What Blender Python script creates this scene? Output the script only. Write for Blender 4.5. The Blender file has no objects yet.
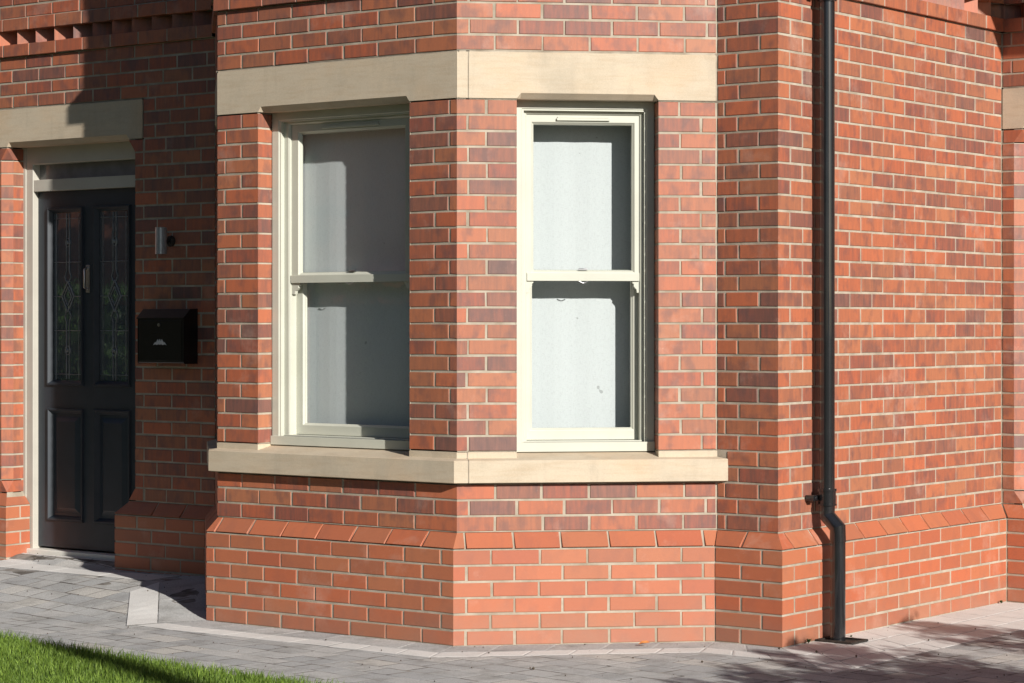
import bpy, math, random
from mathutils import Vector, noise as mnoise
rnd = random.Random(7)
R = math.radians
scene = bpy.context.scene
col = scene.collection

# ------------------------------------------------------------------ helpers
def tag(o, label=None, cat=None, group=None, kind=None):
    if label: o['label'] = label
    if cat: o['category'] = cat
    if group: o['group'] = group
    if kind: o['kind'] = kind
    return o

def empty(name, loc=(0, 0, 0), parent=None):
    o = bpy.data.objects.new(name, None)
    o.location = loc
    col.objects.link(o)
    if parent: o.parent = parent
    return o

class MB:
    def __init__(s):
        s.v = []; s.f = []; s.uv = []; s.c = []; s.sm = []
    def face(s, pts, uv=None, c=(0, 0, 0), smooth=False):
        i = len(s.v)
        s.v += [tuple(p) for p in pts]
        s.f.append(tuple(range(i, i + len(pts))))
        s.uv += (uv if uv else [(p[0] + p[1], p[2]) for p in pts])
        s.c += [c] * len(pts)
        s.sm.append(smooth)
    def mesh(s, vs, fs, c=(0, 0, 0), smooth=False):
        i = len(s.v)
        s.v += [tuple(p) for p in vs]
        for f in fs:
            s.f.append(tuple(i + k for k in f))
            s.uv += [(vs[k][0] + vs[k][1], vs[k][2]) for k in f]
            s.c += [c] * len(f)
            s.sm.append(smooth)
    def box(s, x0, x1, y0, y1, z0, z1, c=(0, 0, 0)):
        vs = [(x0,y0,z0),(x1,y0,z0),(x1,y1,z0),(x0,y1,z0),(x0,y0,z1),(x1,y0,z1),(x1,y1,z1),(x0,y1,z1)]
        s.mesh(vs, [(0,3,2,1),(4,5,6,7),(0,1,5,4),(1,2,6,5),(2,3,7,6),(3,0,4,7)], c)
    def tube(s, pts, r, n=20, c=(0,0,0), caps=True, smooth=True):
        pts = [Vector(p) for p in pts]
        rs = r if isinstance(r, (list, tuple)) else [r] * len(pts)
        vs = []
        ref = None
        for k, p in enumerate(pts):
            if k == 0: d = (pts[1] - p)
            elif k == len(pts) - 1: d = (p - pts[k-1])
            else: d = (pts[k+1] - p).normalized() + (p - pts[k-1]).normalized()
            d.normalize()
            if ref is None: ref = Vector((1, 0, 0)) if abs(d.x) < .9 else Vector((0, 1, 0))
            a = d.cross(ref).normalized(); b = d.cross(a).normalized()
            ref = -b if False else ref
            for i in range(n):
                t = 2 * math.pi * i / n
                vs.append(p + (a * math.cos(t) + b * math.sin(t)) * rs[k])
        fs = []
        for k in range(len(pts) - 1):
            for i in range(n):
                j = (i + 1) % n
                fs.append((k*n+i, k*n+j, (k+1)*n+j, (k+1)*n+i))
        s.mesh(vs, fs, c, smooth)
        if caps:
            s.mesh(vs[:n], [tuple(range(n))[::-1]], c)
            s.mesh(vs[-n:], [tuple(range(n))], c)
    def build(s, name, m, parent=None, bevel=0, weld=False):
        me = bpy.data.meshes.new(name)
        me.from_pydata(s.v, [], s.f)
        uvl = me.uv_layers.new(name='UVMap')
        flat = [q for uv in s.uv for q in uv]
        uvl.data.foreach_set('uv', flat)
        ca = me.color_attributes.new(name='bc', type='FLOAT_COLOR', domain='CORNER')
        ca.data.foreach_set('color', [q for c in s.c for q in (c[0], c[1], c[2], 1.0)])
        me.polygons.foreach_set('use_smooth', s.sm)
        me.materials.append(m)
        me.update()
        o = bpy.data.objects.new(name, me)
        col.objects.link(o)
        if parent: o.parent = parent
        if bevel:
            w = o.modifiers.new('weld', 'WELD'); w.merge_threshold = .0002
            b = o.modifiers.new('bevel', 'BEVEL'); b.width = bevel; b.segments = 2; b.limit_method = 'ANGLE'; b.angle_limit = R(40)
        return o

# ------------------------------------------------------------------ materials
def nodes(name):
    m = bpy.data.materials.new(name); m.use_nodes = True
    nt = m.node_tree; nt.nodes.clear()
    out = nt.nodes.new('ShaderNodeOutputMaterial')
    return m, nt, out
def N(nt, t, **kw):
    n = nt.nodes.new(t)
    for k, v in kw.items():
        if k.startswith('i_'): n.inputs[k[2:].replace('_', ' ')].default_value = v
        else: setattr(n, k, v)
    return n
def L(nt, a, b): nt.links.new(a, b)
def ramp(nt, src, stops, interp='LINEAR'):
    r = nt.nodes.new('ShaderNodeValToRGB'); r.color_ramp.interpolation = interp
    e = r.color_ramp.elements
    while len(e) > 1: e.remove(e[-1])
    e[0].position = stops[0][0]; e[0].color = (*stops[0][1], 1) if len(stops[0][1]) == 3 else stops[0][1]
    for p, c in stops[1:]:
        x = e.new(p); x.color = (*c, 1)
    L(nt, src, r.inputs[0]); return r.outputs[0]
def g3(v): return (v, v, v)
def mixc(nt, fac, a, b, mode='MIX'):
    n = nt.nodes.new('ShaderNodeMix'); n.data_type = 'RGBA'; n.blend_type = mode
    for sock, val in ((n.inputs[0], fac), (n.inputs[6], a), (n.inputs[7], b)):
        if hasattr(val, 'links'): L(nt, val, sock)
        elif isinstance(val, (int, float)): sock.default_value = val
        else: sock.default_value = (*val, 1)
    return n.outputs[2]
def math_(nt, op, a, b=None):
    n = nt.nodes.new('ShaderNodeMath'); n.operation = op
    for i, v in enumerate((a, b)):
        if v is None: continue
        if hasattr(v, 'links'): L(nt, v, n.inputs[i])
        else: n.inputs[i].default_value = v
    return n.outputs[0]
def noise(nt, vec, scale, detail=4, rough=.6):
    n = nt.nodes.new('ShaderNodeTexNoise'); n.inputs['Scale'].default_value = scale
    n.inputs['Detail'].default_value = detail; n.inputs['Roughness'].default_value = rough
    if vec: L(nt, vec, n.inputs['Vector'])
    return n.outputs['Fac']
def mapping(nt, vec, sc):
    n = nt.nodes.new('ShaderNodeMapping'); n.inputs['Scale'].default_value = sc
    L(nt, vec, n.inputs['Vector']); return n.outputs[0]
def principled(nt, out, colr, rough=.8, spec=.3, bump=None, bstr=.2, bdist=.002, metallic=0, coat=0):
    p = nt.nodes.new('ShaderNodeBsdfPrincipled')
    if hasattr(colr, 'links'): L(nt, colr, p.inputs['Base Color'])
    else: p.inputs['Base Color'].default_value = (*colr, 1)
    if hasattr(rough, 'links'): L(nt, rough, p.inputs['Roughness'])
    else: p.inputs['Roughness'].default_value = rough
    p.inputs['Specular IOR Level'].default_value = spec
    p.inputs['Metallic'].default_value = metallic
    p.inputs['Coat Weight'].default_value = coat
    if bump is not None:
        b = nt.nodes.new('ShaderNodeBump'); b.inputs['Strength'].default_value = bstr; b.inputs['Distance'].default_value = bdist
        L(nt, bump, b.inputs['Height']); L(nt, b.outputs[0], p.inputs['Normal'])
    L(nt, p.outputs[0], out.inputs[0]); return p

def brick_mat():
    m, nt, out = nodes('brick')
    at = N(nt, 'ShaderNodeAttribute', attribute_name='bc')
    sep = nt.nodes.new('ShaderNodeSeparateColor'); L(nt, at.outputs['Color'], sep.inputs[0])
    tone, rn, pl = sep.outputs[0], sep.outputs[1], sep.outputs[2]
    tc = nt.nodes.new('ShaderNodeTexCoord')
    uv = tc.outputs['UV']
    base = ramp(nt, tone, [(0, (.450, .146, .068)), (.3, (.410, .128, .060)), (.55, (.360, .112, .058)), (.8, (.285, .096, .062)), (1, (.220, .090, .068))])
    hue = ramp(nt, rn, [(0, (1.07, .90, .86)), (.5, (1, 1, 1)), (1, (.93, 1.10, 1.16))])
    base = mixc(nt, 1.0, base, hue, 'MULTIPLY')
    npl = math_(nt, 'SUBTRACT', 1.0, pl)
    # vertical drag streaks of the wirecut faces
    st = noise(nt, mapping(nt, uv, (1.0, .10, 1)), 42, 4, .7)
    stv = ramp(nt, st, [(.36, g3(.0)), (.62, g3(1.0))])
    k = math_(nt, 'MULTIPLY', stv, math_(nt, 'MULTIPLY', npl, math_(nt, 'ADD', math_(nt, 'MULTIPLY', tone, .62), .12)))
    base = mixc(nt, k, base, (.120, .066, .055))
    # smoky smudges
    sm = noise(nt, mapping(nt, uv, (1.0, .6, 1)), 13, 3, .55)
    smv = ramp(nt, sm, [(.50, g3(0)), (.66, g3(1))])
    k = math_(nt, 'MULTIPLY', smv, math_(nt, 'ADD', math_(nt, 'MULTIPLY', npl, .46), math_(nt, 'MULTIPLY', pl, .12)))
    base = mixc(nt, k, base, (.105, .062, .062))
    # pale bloom and mortar smears
    bl = noise(nt, tc.outputs['Object'], 3.2, 5, .7)
    blv = ramp(nt, bl, [(.56, g3(0)), (.78, g3(1))])
    base = mixc(nt, math_(nt, 'MULTIPLY', blv, .42), base, (.60, .38, .30))
    sp = noise(nt, tc.outputs['Object'], 95, 2, .5)
    spv = ramp(nt, sp, [(.70, g3(0)), (.76, g3(1))])
    base = mixc(nt, math_(nt, 'MULTIPLY', spv, math_(nt, 'ADD', math_(nt, 'MULTIPLY', blv, .5), .09)), base, (.68, .52, .42))
    gr = noise(nt, tc.outputs['Object'], 420, 3, .7)
    base = mixc(nt, 1.0, base, ramp(nt, gr, [(.25, g3(.86)), (.75, g3(1.12))]), 'MULTIPLY')
    h = math_(nt, 'ADD', math_(nt, 'MULTIPLY', noise(nt, mapping(nt, uv, (1, .25, 1)), 160, 4, .7), .7), math_(nt, 'MULTIPLY', gr, .4))
    sx = nt.nodes.new('ShaderNodeSeparateXYZ'); L(nt, tc.outputs['Object'], sx.inputs[0])
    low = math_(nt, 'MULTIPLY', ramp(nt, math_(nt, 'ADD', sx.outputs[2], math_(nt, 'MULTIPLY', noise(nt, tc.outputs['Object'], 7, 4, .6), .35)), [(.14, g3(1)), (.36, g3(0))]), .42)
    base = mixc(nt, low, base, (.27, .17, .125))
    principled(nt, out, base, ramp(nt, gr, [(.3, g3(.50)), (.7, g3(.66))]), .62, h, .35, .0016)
    return m
def plain(name, c1, c2, scale=20, rough=.8, spec=.3, bscale=120, bstr=.2, bdist=.001, lo=.35, hi=.65, metallic=0, coat=0, detail=5):
    m, nt, out = nodes(name)
    tc = nt.nodes.new('ShaderNodeTexCoord')
    n = noise(nt, tc.outputs['Object'], scale, detail)
    c = ramp(nt, n, [(lo, c1), (hi, c2)])
    h = noise(nt, tc.outputs['Object'], bscale, 4, .7)
    principled(nt, out, c, rough, spec, h, bstr, bdist, metallic, coat)
    return m
def stone_mat():
    m, nt, out = nodes('sandstone')
    tc = nt.nodes.new('ShaderNodeTexCoord'); ob = tc.outputs['Object']
    a = noise(nt, mapping(nt, ob, (1, 1, 2.6)), 3.0, 5, .6)
    c = ramp(nt, a, [(.3, (.50, .42, .31)), (.5, (.55, .465, .35)), (.62, (.565, .465, .34)), (.75, (.57, .435, .30))])
    b = noise(nt, mapping(nt, ob, (1, 1, 9)), 6.5, 4, .6)
    c = mixc(nt, math_(nt, 'MULTIPLY', ramp(nt, b, [(.46, g3(0)), (.68, g3(1))]), .4), c, (.46, .35, .235))
    r = noise(nt, ob, 2.2, 3, .5)
    c = mixc(nt, math_(nt, 'MULTIPLY', ramp(nt, r, [(.56, g3(0)), (.70, g3(1))]), .4), c, (.56, .36, .20))
    dk = noise(nt, mapping(nt, ob, (1, 1, .5)), 5, 4, .6)
    c = mixc(nt, math_(nt, 'MULTIPLY', ramp(nt, dk, [(.52, g3(0)), (.72, g3(1))]), .35), c, (.33, .29, .225))
    dr = noise(nt, mapping(nt, ob, (1, 1, .12)), 16, 4, .6)
    c = mixc(nt, math_(nt, 'MULTIPLY', ramp(nt, dr, [(.55, g3(0)), (.72, g3(1))]), .22), c, (.36, .30, .22))
    g = noise(nt, ob, 260, 3, .7)
    c = mixc(nt, 1, c, ramp(nt, g, [(.3, g3(.88)), (.7, g3(1.08))]), 'MULTIPLY')
    sp = noise(nt, ob, 130, 2, .5)
    c = mixc(nt, math_(nt, 'MULTIPLY', ramp(nt, sp, [(.72, g3(0)), (.76, g3(1))]), .3), c, (.24, .20, .15))
    principled(nt, out, c, .7, .4, g, .4, .0014)
    return m
def attr_ramp_mat(name, stops, grain=300, rough=.85, bstr=.3, stains=None, spec=.25, gl=.85, gh=1.1, bdist=.0015):
    m, nt, out = nodes(name)
    at = N(nt, 'ShaderNodeAttribute', attribute_name='bc')
    sep = nt.nodes.new('ShaderNodeSeparateColor'); L(nt, at.outputs['Color'], sep.inputs[0])
    tc = nt.nodes.new('ShaderNodeTexCoord'); ob = tc.outputs['Object']
    c = ramp(nt, sep.outputs[0], stops)
    if stains:
        n = noise(nt, ob, stains[0], 5, .65)
        c = mixc(nt, math_(nt, 'MULTIPLY', ramp(nt, n, [(.48, g3(0)), (.68, g3(1))]), stains[2]), c, stains[1])
    g = noise(nt, ob, grain, 4, .75)
    c = mixc(nt, 1, c, ramp(nt, g, [(.3, g3(gl)), (.7, g3(gh))]), 'MULTIPLY')
    principled(nt, out, c, rough, spec, g, bstr, bdist)
    return m
def glass_mat(name, tint=(.93, .96, .95), ior=1.5, boost=1.0, bumpy=0):
    m, nt, out = nodes(name)
    tr = N(nt, 'ShaderNodeBsdfTransparent'); tr.inputs[0].default_value = (*tint, 1)
    gl = N(nt, 'ShaderNodeBsdfGlossy'); gl.inputs['Roughness'].default_value = .0
    ge = nt.nodes.new('ShaderNodeNewGeometry'); dt = nt.nodes.new('ShaderNodeVectorMath'); dt.operation = 'DOT_PRODUCT'
    L(nt, ge.outputs['Incoming'], dt.inputs[0]); L(nt, ge.outputs['True Normal'], dt.inputs[1])
    cz = math_(nt, 'ABSOLUTE', dt.outputs['Value'])
    f0 = ((ior - 1) / (ior + 1)) ** 2
    sch = math_(nt, 'ADD', math_(nt, 'MULTIPLY', math_(nt, 'POWER', math_(nt, 'SUBTRACT', 1.0, cz), 5.0), 1 - f0), f0 * 1.8)
    if bumpy:
        tc = nt.nodes.new('ShaderNodeTexCoord')
        b = nt.nodes.new('ShaderNodeBump'); b.inputs['Strength'].default_value = bumpy; b.inputs['Distance'].default_value = .002
        L(nt, noise(nt, mapping(nt, tc.outputs['Object'], (1, 1, .6)), 22, 2, .5), b.inputs['Height']); L(nt, b.outputs[0], gl.inputs['Normal'])
    mx = N(nt, 'ShaderNodeMixShader')
    L(nt, math_(nt, 'MULTIPLY', sch, boost), mx.inputs[0]); L(nt, gl.outputs[0], mx.inputs[2])
    if bumpy:
        df = N(nt, 'ShaderNodeBsdfDiffuse'); df.inputs[0].default_value = (.30, .34, .38, 1)
        m2 = N(nt, 'ShaderNodeMixShader'); m2.inputs[0].default_value = .30
        L(nt, tr.outputs[0], m2.inputs[1]); L(nt, df.outputs[0], m2.inputs[2]); L(nt, m2.outputs[0], mx.inputs[1])
    else: L(nt, tr.outputs[0], mx.inputs[1])
    L(nt, mx.outputs[0], out.inputs[0])
    return m
def blind_mat():
    m, nt, out = nodes('blind_fabric')
    tc = nt.nodes.new('ShaderNodeTexCoord'); ob = tc.outputs['Object']
    w = noise(nt, mapping(nt, ob, (1, 1, .15)), 420, 2, .5)
    w2 = noise(nt, mapping(nt, ob, (.15, .15, 1)), 420, 2, .5)
    c = ramp(nt, math_(nt, 'ADD', w, w2), [(.75, (.54, .555, .575)), (1.25, (.61, .63, .65))])
    d = noise(nt, ob, 26, 1, .3)
    c = mixc(nt, math_(nt, 'MULTIPLY', ramp(nt, d, [(.80, g3(0)), (.82, g3(1))]), .5), c, (.2, .2, .2))
    principled(nt, out, c, .85, .2, w, .2, .0006)
    return m
def leaf_mat(name, a, b):
    m, nt, out = nodes(name)
    at = N(nt, 'ShaderNodeAttribute', attribute_name='bc')
    sep = nt.nodes.new('ShaderNodeSeparateColor'); L(nt, at.outputs['Color'], sep.inputs[0])
    c = ramp(nt, sep.outputs[0], [(0, a), (.8, b), (1, tuple(x * 1.5 for x in b))])
    p = principled(nt, out, c, .55, .35)
    t = N(nt, 'ShaderNodeBsdfTranslucent'); L(nt, c, t.inputs[0])
    mx = N(nt, 'ShaderNodeMixShader'); mx.inputs[0].default_value = .35
    L(nt, p.outputs[0], mx.inputs[1]); L(nt, t.outputs[0], mx.inputs[2]); L(nt, mx.outputs[0], out.inputs[0])
    return m

M = {}
M['brick'] = brick_mat()
M['mortar'] = plain('mortar', (.31, .265, .205), (.46, .405, .325), 9, .95, .1, 500, .5, .0015)
M['stone'] = stone_mat()
M['sash'] = plain('sash_paint', (.50, .505, .43), (.54, .545, .465), 5, .38, .5, 60, .05, .0005)
M['white'] = plain('white_paint', (.70, .69, .63), (.75, .74, .68), 6, .4, .5, 60, .04, .0005)
M['glass'] = glass_mat('window_glass')
M['doorglass'] = glass_mat('door_glass', (.16, .18, .19), 1.55, 3.2, .12)
M['door'] = plain('door_paint', (.024, .032, .042), (.030, .039, .050), 9, .42, .5, 300, .15, .0004)
M['frame'] = plain('door_frame_paint', (.45, .43, .375), (.49, .47, .41), 6, .45, .4, 80, .06, .0005)
M['transom_pane'] = plain('pale_grey_pane', (.20, .19, .19), (.25, .24, .24), 12, .12, .5, 150, .1, .0004)  # opaque pale grey pane above the transom bar
M['dark'] = plain('unlit_interior', (.02, .02, .021), (.03, .03, .032), 3, .9, .1)  # near-black standing in for unlit rooms
M['metal'] = plain('brushed_metal', (.46, .46, .47), (.60, .60, .61), 30, .3, .5, 200, .1, .0003, metallic=1)
M['lead'] = plain('lead_came', (.22, .23, .24), (.35, .36, .37), 30, .45, .5, 200, .1, .0003, metallic=.6)
M['pipe'] = plain('pipe_plastic', (.0075, .008, .0095), (.012, .0125, .0145), 8, .26, .5, 90, .05, .0004, coat=.8)
M['blackbox'] = plain('black_enamel', (.006, .006, .007), (.009, .009, .010), 8, .30, .5, 200, .05, .0003)
M['iron'] = plain('cast_iron', (.02, .018, .016), (.045, .036, .03), 40, .7, .3, 120, .5, .002)
M['blind'] = blind_mat()
M['steel'] = plain('steel_lamp', (.40, .41, .43), (.48, .49, .51), 30, .32, .7, 200, .1, .0003, metallic=.45)
M['silver'] = plain('silver_print', (.50, .50, .50), (.60, .60, .60), 40, .5, .5)
M['sett'] = attr_ramp_mat('paving_setts', [(0, (.43, .435, .435)), (.5, (.50, .50, .49)), (.85, (.56, .55, .53)), (1, (.58, .555, .51))], 150, .92, .7, (5, (.25, .245, .23), .6), gl=.60, gh=1.18, bdist=.004)
M['edging'] = attr_ramp_mat('pale_edging', [(0, (.66, .65, .625)), (1, (.74, .725, .695))], 200, .92, .6, (5, (.50, .48, .45), .3), gl=.78, gh=1.12)
M['sand'] = plain('jointing_sand', (.10, .09, .08), (.36, .34, .31), 8, .95, .1, 300, .6, .004)
M['soil'] = plain('lawn_soil', (.035, .05, .015), (.05, .085, .02), 25, .95, .1, 90, .6, .01)
M['ground'] = plain('far_ground', (.055, .075, .03), (.085, .10, .045), .5, .95, .1)
M['grass'] = leaf_mat('grass', (.07, .14, .018), (.23, .34, .055))
M['leaf'] = leaf_mat('leaf', (.02, .045, .012), (.06, .12, .025))
M['bark'] = plain('bark', (.05, .04, .03), (.12, .095, .07), 14, .9, .1, 40, .7, .01)
M['slate'] = plain('roof_slate', (.05, .055, .065), (.09, .095, .105), 4, .6, .3, 20, .4, .01)
M['lead_roof'] = plain('canopy_lead', (.10, .105, .11), (.16, .165, .17), 8, .6, .3)

# ------------------------------------------------------------------ plan
PITCH = .075
GY, LA, DY = .665, -1.547, 3.212
CX, CY = .875, .875
DX = 1.212
class Face:
    def __init__(s, p0, p1, kl, kr, dz=0, seed=0):
        s.p0 = Vector(p0); s.p1 = Vector(p1); d = s.p1 - s.p0
        s.L = d.length; s.t = d.normalized(); s.n = Vector((s.t.y, -s.t.x)); s.kl = kl; s.kr = kr; s.dz = dz
    def P(s, u, o, z):          # o: outward of the wall plane
        q = s.p0 + s.t * u + s.n * o
        return (q.x, q.y, z + s.dz)
T22 = math.tan(R(22.5))
FG = Face((-6.5, GY), (-2.212, GY), 0, -T22, -.018)
FK = Face((-2.212, GY), (LA, 0), -T22, T22)
FA = Face((LA, 0), (0, 0), T22, T22)
FB = Face((0, 0), (CX, CY), T22, -T22)
FC = Face((CX, CY), (DX, CY), -T22, 1)
FD = Face((DX, CY), (DX, DY), 1, -1)
FE = Face((DX, DY), (5.2, DY), -1, 0)

def tone():
    x = rnd.random()
    if x < .54: t = rnd.uniform(.0, .45)
    elif x < .91: t = rnd.uniform(.35, .75)
    else: t = rnd.uniform(.7, 1.0)
    return (t, rnd.random(), 0)
def ptone(): return (rnd.uniform(.0, .50), rnd.uniform(.1, .8), 1)

def brick(mb, F, ul, ur, z0, z1, ob=0, ot=0, ml=False, mr=False, c=None, plinth=False, depth=.010):
    """one brick shell: ul/ur = (bottom, top) ends; ob/ot offset of face at bottom/top"""
    if not isinstance(ul, tuple): ul = (ul, ul)
    if not isinstance(ur, tuple): ur = (ur, ur)
    c = c or (ptone() if plinth else tone())
    ch = .0022
    j = lambda s=.0009: rnd.uniform(-s, s)
    dn = rnd.uniform(-.0006, .0010) if not (ml or mr) else 0
    zz0, zz1 = z0 + j(.0012), z1 + j(.0012)
    el, er = (0 if ml else ch), (0 if mr else ch)
    a0, a1, b0, b1 = ul[0], ul[1], ur[0], ur[1]
    if not ml: q = j(.0022); a0 += q; a1 += q + j(.0012)
    if not mr: q = j(.0022); b0 += q; b1 += q + j(.0012)
    fr = [F.P(a0+el, ob+dn, zz0+ch), F.P(b0-er, ob+dn, zz0+ch), F.P(b1-er, ot+dn, zz1-ch), F.P(a1+el, ot+dn, zz1-ch)]
    of = [F.P(a0, ob-ch+dn if not ml else ob, zz0), F.P(b0, ob-ch+dn if not mr else ob, zz0), F.P(b1, ot-ch+dn if not mr else ot, zz1), F.P(a1, ot-ch+dn if not ml else ot, zz1)]
    bk = [F.P(a0, ob-depth, zz0), F.P(b0, ob-depth, zz0), F.P(b1, ot-depth, zz1), F.P(a1, ot-depth, zz1)]
    if ml:
        e = 0
        of[0] = F.P(a0, ob, zz0); of[3] = F.P(a1, ot, zz1)
        bk[0] = F.P(a0, ob, zz0); bk[3] = F.P(a1, ot, zz1)
    if mr:
        of[1] = F.P(b0, ob, zz0); of[2] = F.P(b1, ot, zz1)
        bk[1] = F.P(b0, ob, zz0); bk[2] = F.P(b1, ot, zz1)
    su, sv = rnd.uniform(0, 40), rnd.uniform(0, 40)
    def uvs(us, zs): return [(su + u, sv + z) for u, z in zip(us, zs)]
    U = [a0, b0, b1, a1]; Z = [zz0, zz0, zz1, zz1]
    mb.face(fr, uvs(U, Z), c)
    for k in range(4):
        l = (k + 1) % 4
        if (k == 3 and ml) or (k == 1 and mr): continue
        mb.face([of[k], of[l], fr[l], fr[k]], uvs([U[k], U[l], U[l], U[k]], [Z[k], Z[l], Z[l], Z[k]]), c)
        mb.face([bk[k], bk[l], of[l], of[k]], uvs([U[k], U[l], U[l], U[k]], [Z[k], Z[l], Z[l], Z[k]]), c)

def lay(mb, F, u0, u1, k0, k1, offs=(.11, .22), side='L', ml=True, mr=True, plinth=False, o=0, cuts=None):
    """courses k0..k1-1; offs = first joint distance for (even, odd) courses"""
    for k in range(k0, k1):
        z0, z1 = k * PITCH + .0055, (k + 1) * PITCH - .0055
        ob, ot = (o, o)
        bev = plinth and k == 6
        if bev: z0, z1 = k * PITCH + .004, (k + 1) * PITCH - .003
        if bev: ob, ot = o, 0
        eb = u0 - (F.kl * ob if (u0 == 0) else 0), u0 - (F.kl * ot if (u0 == 0) else 0)
        er = u1 + (F.kr * ob if (u1 == F.L) else 0), u1 + (F.kr * ot if (u1 == F.L) else 0)
        if cuts is not None: js = [c for c in cuts[k % 2] if u0 + .03 < c < u1 - .03]
        else:
            off = offs[k % 2]; js = []
            if side == 'L':
                x = min(eb[0], u0) + off if o else u0 + off
                while x < u1 - .04: js.append(x); x += .225
            else:
                x = u1 - off
                while x > u0 + .04: js.append(x); x -= .225
                js.reverse()
            if js and js[0] < u0 + .03: js = js[1:]
        js = [x + rnd.uniform(-.004, .004) for x in js]
        e = [None] + js + [None]
        for i in range(len(e) - 1):
            l, r = e[i], e[i+1]
            ulp = (l + .0058, l + .0058) if l is not None else ((eb[0], eb[1]) if ml else (eb[0] + .005, eb[1] + .005))
            urp = (r - .0058, r - .0058) if r is not None else ((er[0], er[1]) if mr else (er[0] - .005, er[1] - .005))
            brick(mb, F, ulp, urp, z0, z1, ob, ot, l is None and ml, r is None and mr, plinth=plinth)

REC = .0032
def mortar(mm, F, u0, u1, z0, z1, ob=0, ot=0):
    """recessed mortar sheet behind the bricks"""
    r0, r1 = ob - REC, ot - REC
    a0 = u0 - F.kl * r0 if u0 == 0 else u0 + REC * 0; a1 = u0 - F.kl * r1 if u0 == 0 else u0
    b0 = u1 + F.kr * r0 if u1 == F.L else u1; b1 = u1 + F.kr * r1 if u1 == F.L else u1
    mm.face([F.P(a0, r0, z0), F.P(b0, r0, z0), F.P(b1, r1, z1), F.P(a1, r1, z1)])

class Wall:
    def __init__(s): s.b = MB(); s.m = MB()

house = empty('brick_house', (0, 0, 0))
tag(house, 'red brick house with canted bay window, pale stone lintels and sills, and dark front door', 'house')

PO = .056
def plinth(W, F, u0, u1, offs, side='L', cuts=None, kmin=0, ml=True, mr=True):
    lay(W.b, F, u0, u1, kmin, 7, offs, side, ml, mr, True, PO, cuts)
    mortar(W.m, F, u0, u1, kmin * PITCH - .1, 6 * PITCH, PO, PO)
    mortar(W.m, F, u0, u1, 6 * PITCH, 7 * PITCH, PO - .006, -.006)

def band(W, F, u0, u1):
    """projecting course, dog tooth course, projecting course at k = 41, 42, 43"""
    for k in (41, 43):
        o = .020 if k == 41 else .024
        z0, z1 = k * PITCH + .002, (k + 1) * PITCH - .004
        a = u0 - (F.kl * o if u0 == 0 else 0); b = u1 + (F.kr * o if u1 == F.L else 0)
        js = []; x = a + (.11 if k == 41 else .11)
        while x < b - .04: js.append(x); x += .225
        e = [a] + js + [b]
        for i in range(len(e) - 1):
            brick(W.b, F, e[i] + (.005 if i else 0), e[i+1] - (.005 if i < len(e) - 2 else 0), z0, z1, o, o, i == 0, i == len(e) - 2, depth=.06)
        r = o - .003
        mm = W.m
        a2 = u0 - (F.kl * r if u0 == 0 else 0); b2 = u1 + (F.kr * r if u1 == F.L else 0)
        mm.face([F.P(a2, r, z0+.001), F.P(b2, r, z0+.001), F.P(b2, r, z1-.001), F.P(a2, r, z1-.001)])
        mm.face([F.P(a2, r, z0+.001), F.P(b2, r, z0+.001), F.P(b2, -.1, z0+.001), F.P(a2, -.1, z0+.001)])
        mm.face([F.P(a2, r, z1-.001), F.P(b2, r, z1-.001), F.P(b2, -.1, z1-.001), F.P(a2, -.1, z1-.001)])
    z0, z1 = 42 * PITCH - .002, 43 * PITCH + .002
    n = max(1, round((u1 - u0) / .159)); w = (u1 - u0) / n
    for i in range(n):
        x = u0 + i * w
        c = tone(); su = rnd.uniform(0, 40)
        p = [(x, .012), (x + w / 2, .012 - w / 2), (x + w, .012)]
        W.b.face([F.P(*p[0], z0), F.P(*p[1], z0), F.P(*p[1], z1), F.P(*p[0], z1)], [(su, z0), (su + .11, z0), (su + .11, z1), (su, z1)], c)
        c2 = tone()
        W.b.face([F.P(*p[1], z0), F.P(*p[2], z0), F.P(*p[2], z1), F.P(*p[1], z1)], [(su, z0), (su + .11, z0), (su + .11, z1), (su, z1)], c2)
    lay(W.b, F, u0, u1, 41, 41)

KT = 72    # top course
def reveal(W, F, u, sgn, k0, k1, d=.102, s0=0.0):
    """jamb return going inwards at u; sgn=+1 faces +t"""
    G = Face((0, 0), (1, 0), 0, 0, F.dz)
    G.p0 = F.p0 + F.t * u; G.t = -F.n; G.n = F.t * sgn; G.L = d
    for k in range(k0, k1):
        brick(W.b, G, s0, d, k * PITCH + .005, (k + 1) * PITCH - .005, 0, 0, True, False)
    W.m.face([G.P(s0, -REC, k0*PITCH), G.P(d, -REC, k0*PITCH), G.P(d, -REC, k1*PITCH), G.P(s0, -REC, k1*PITCH)])

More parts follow.
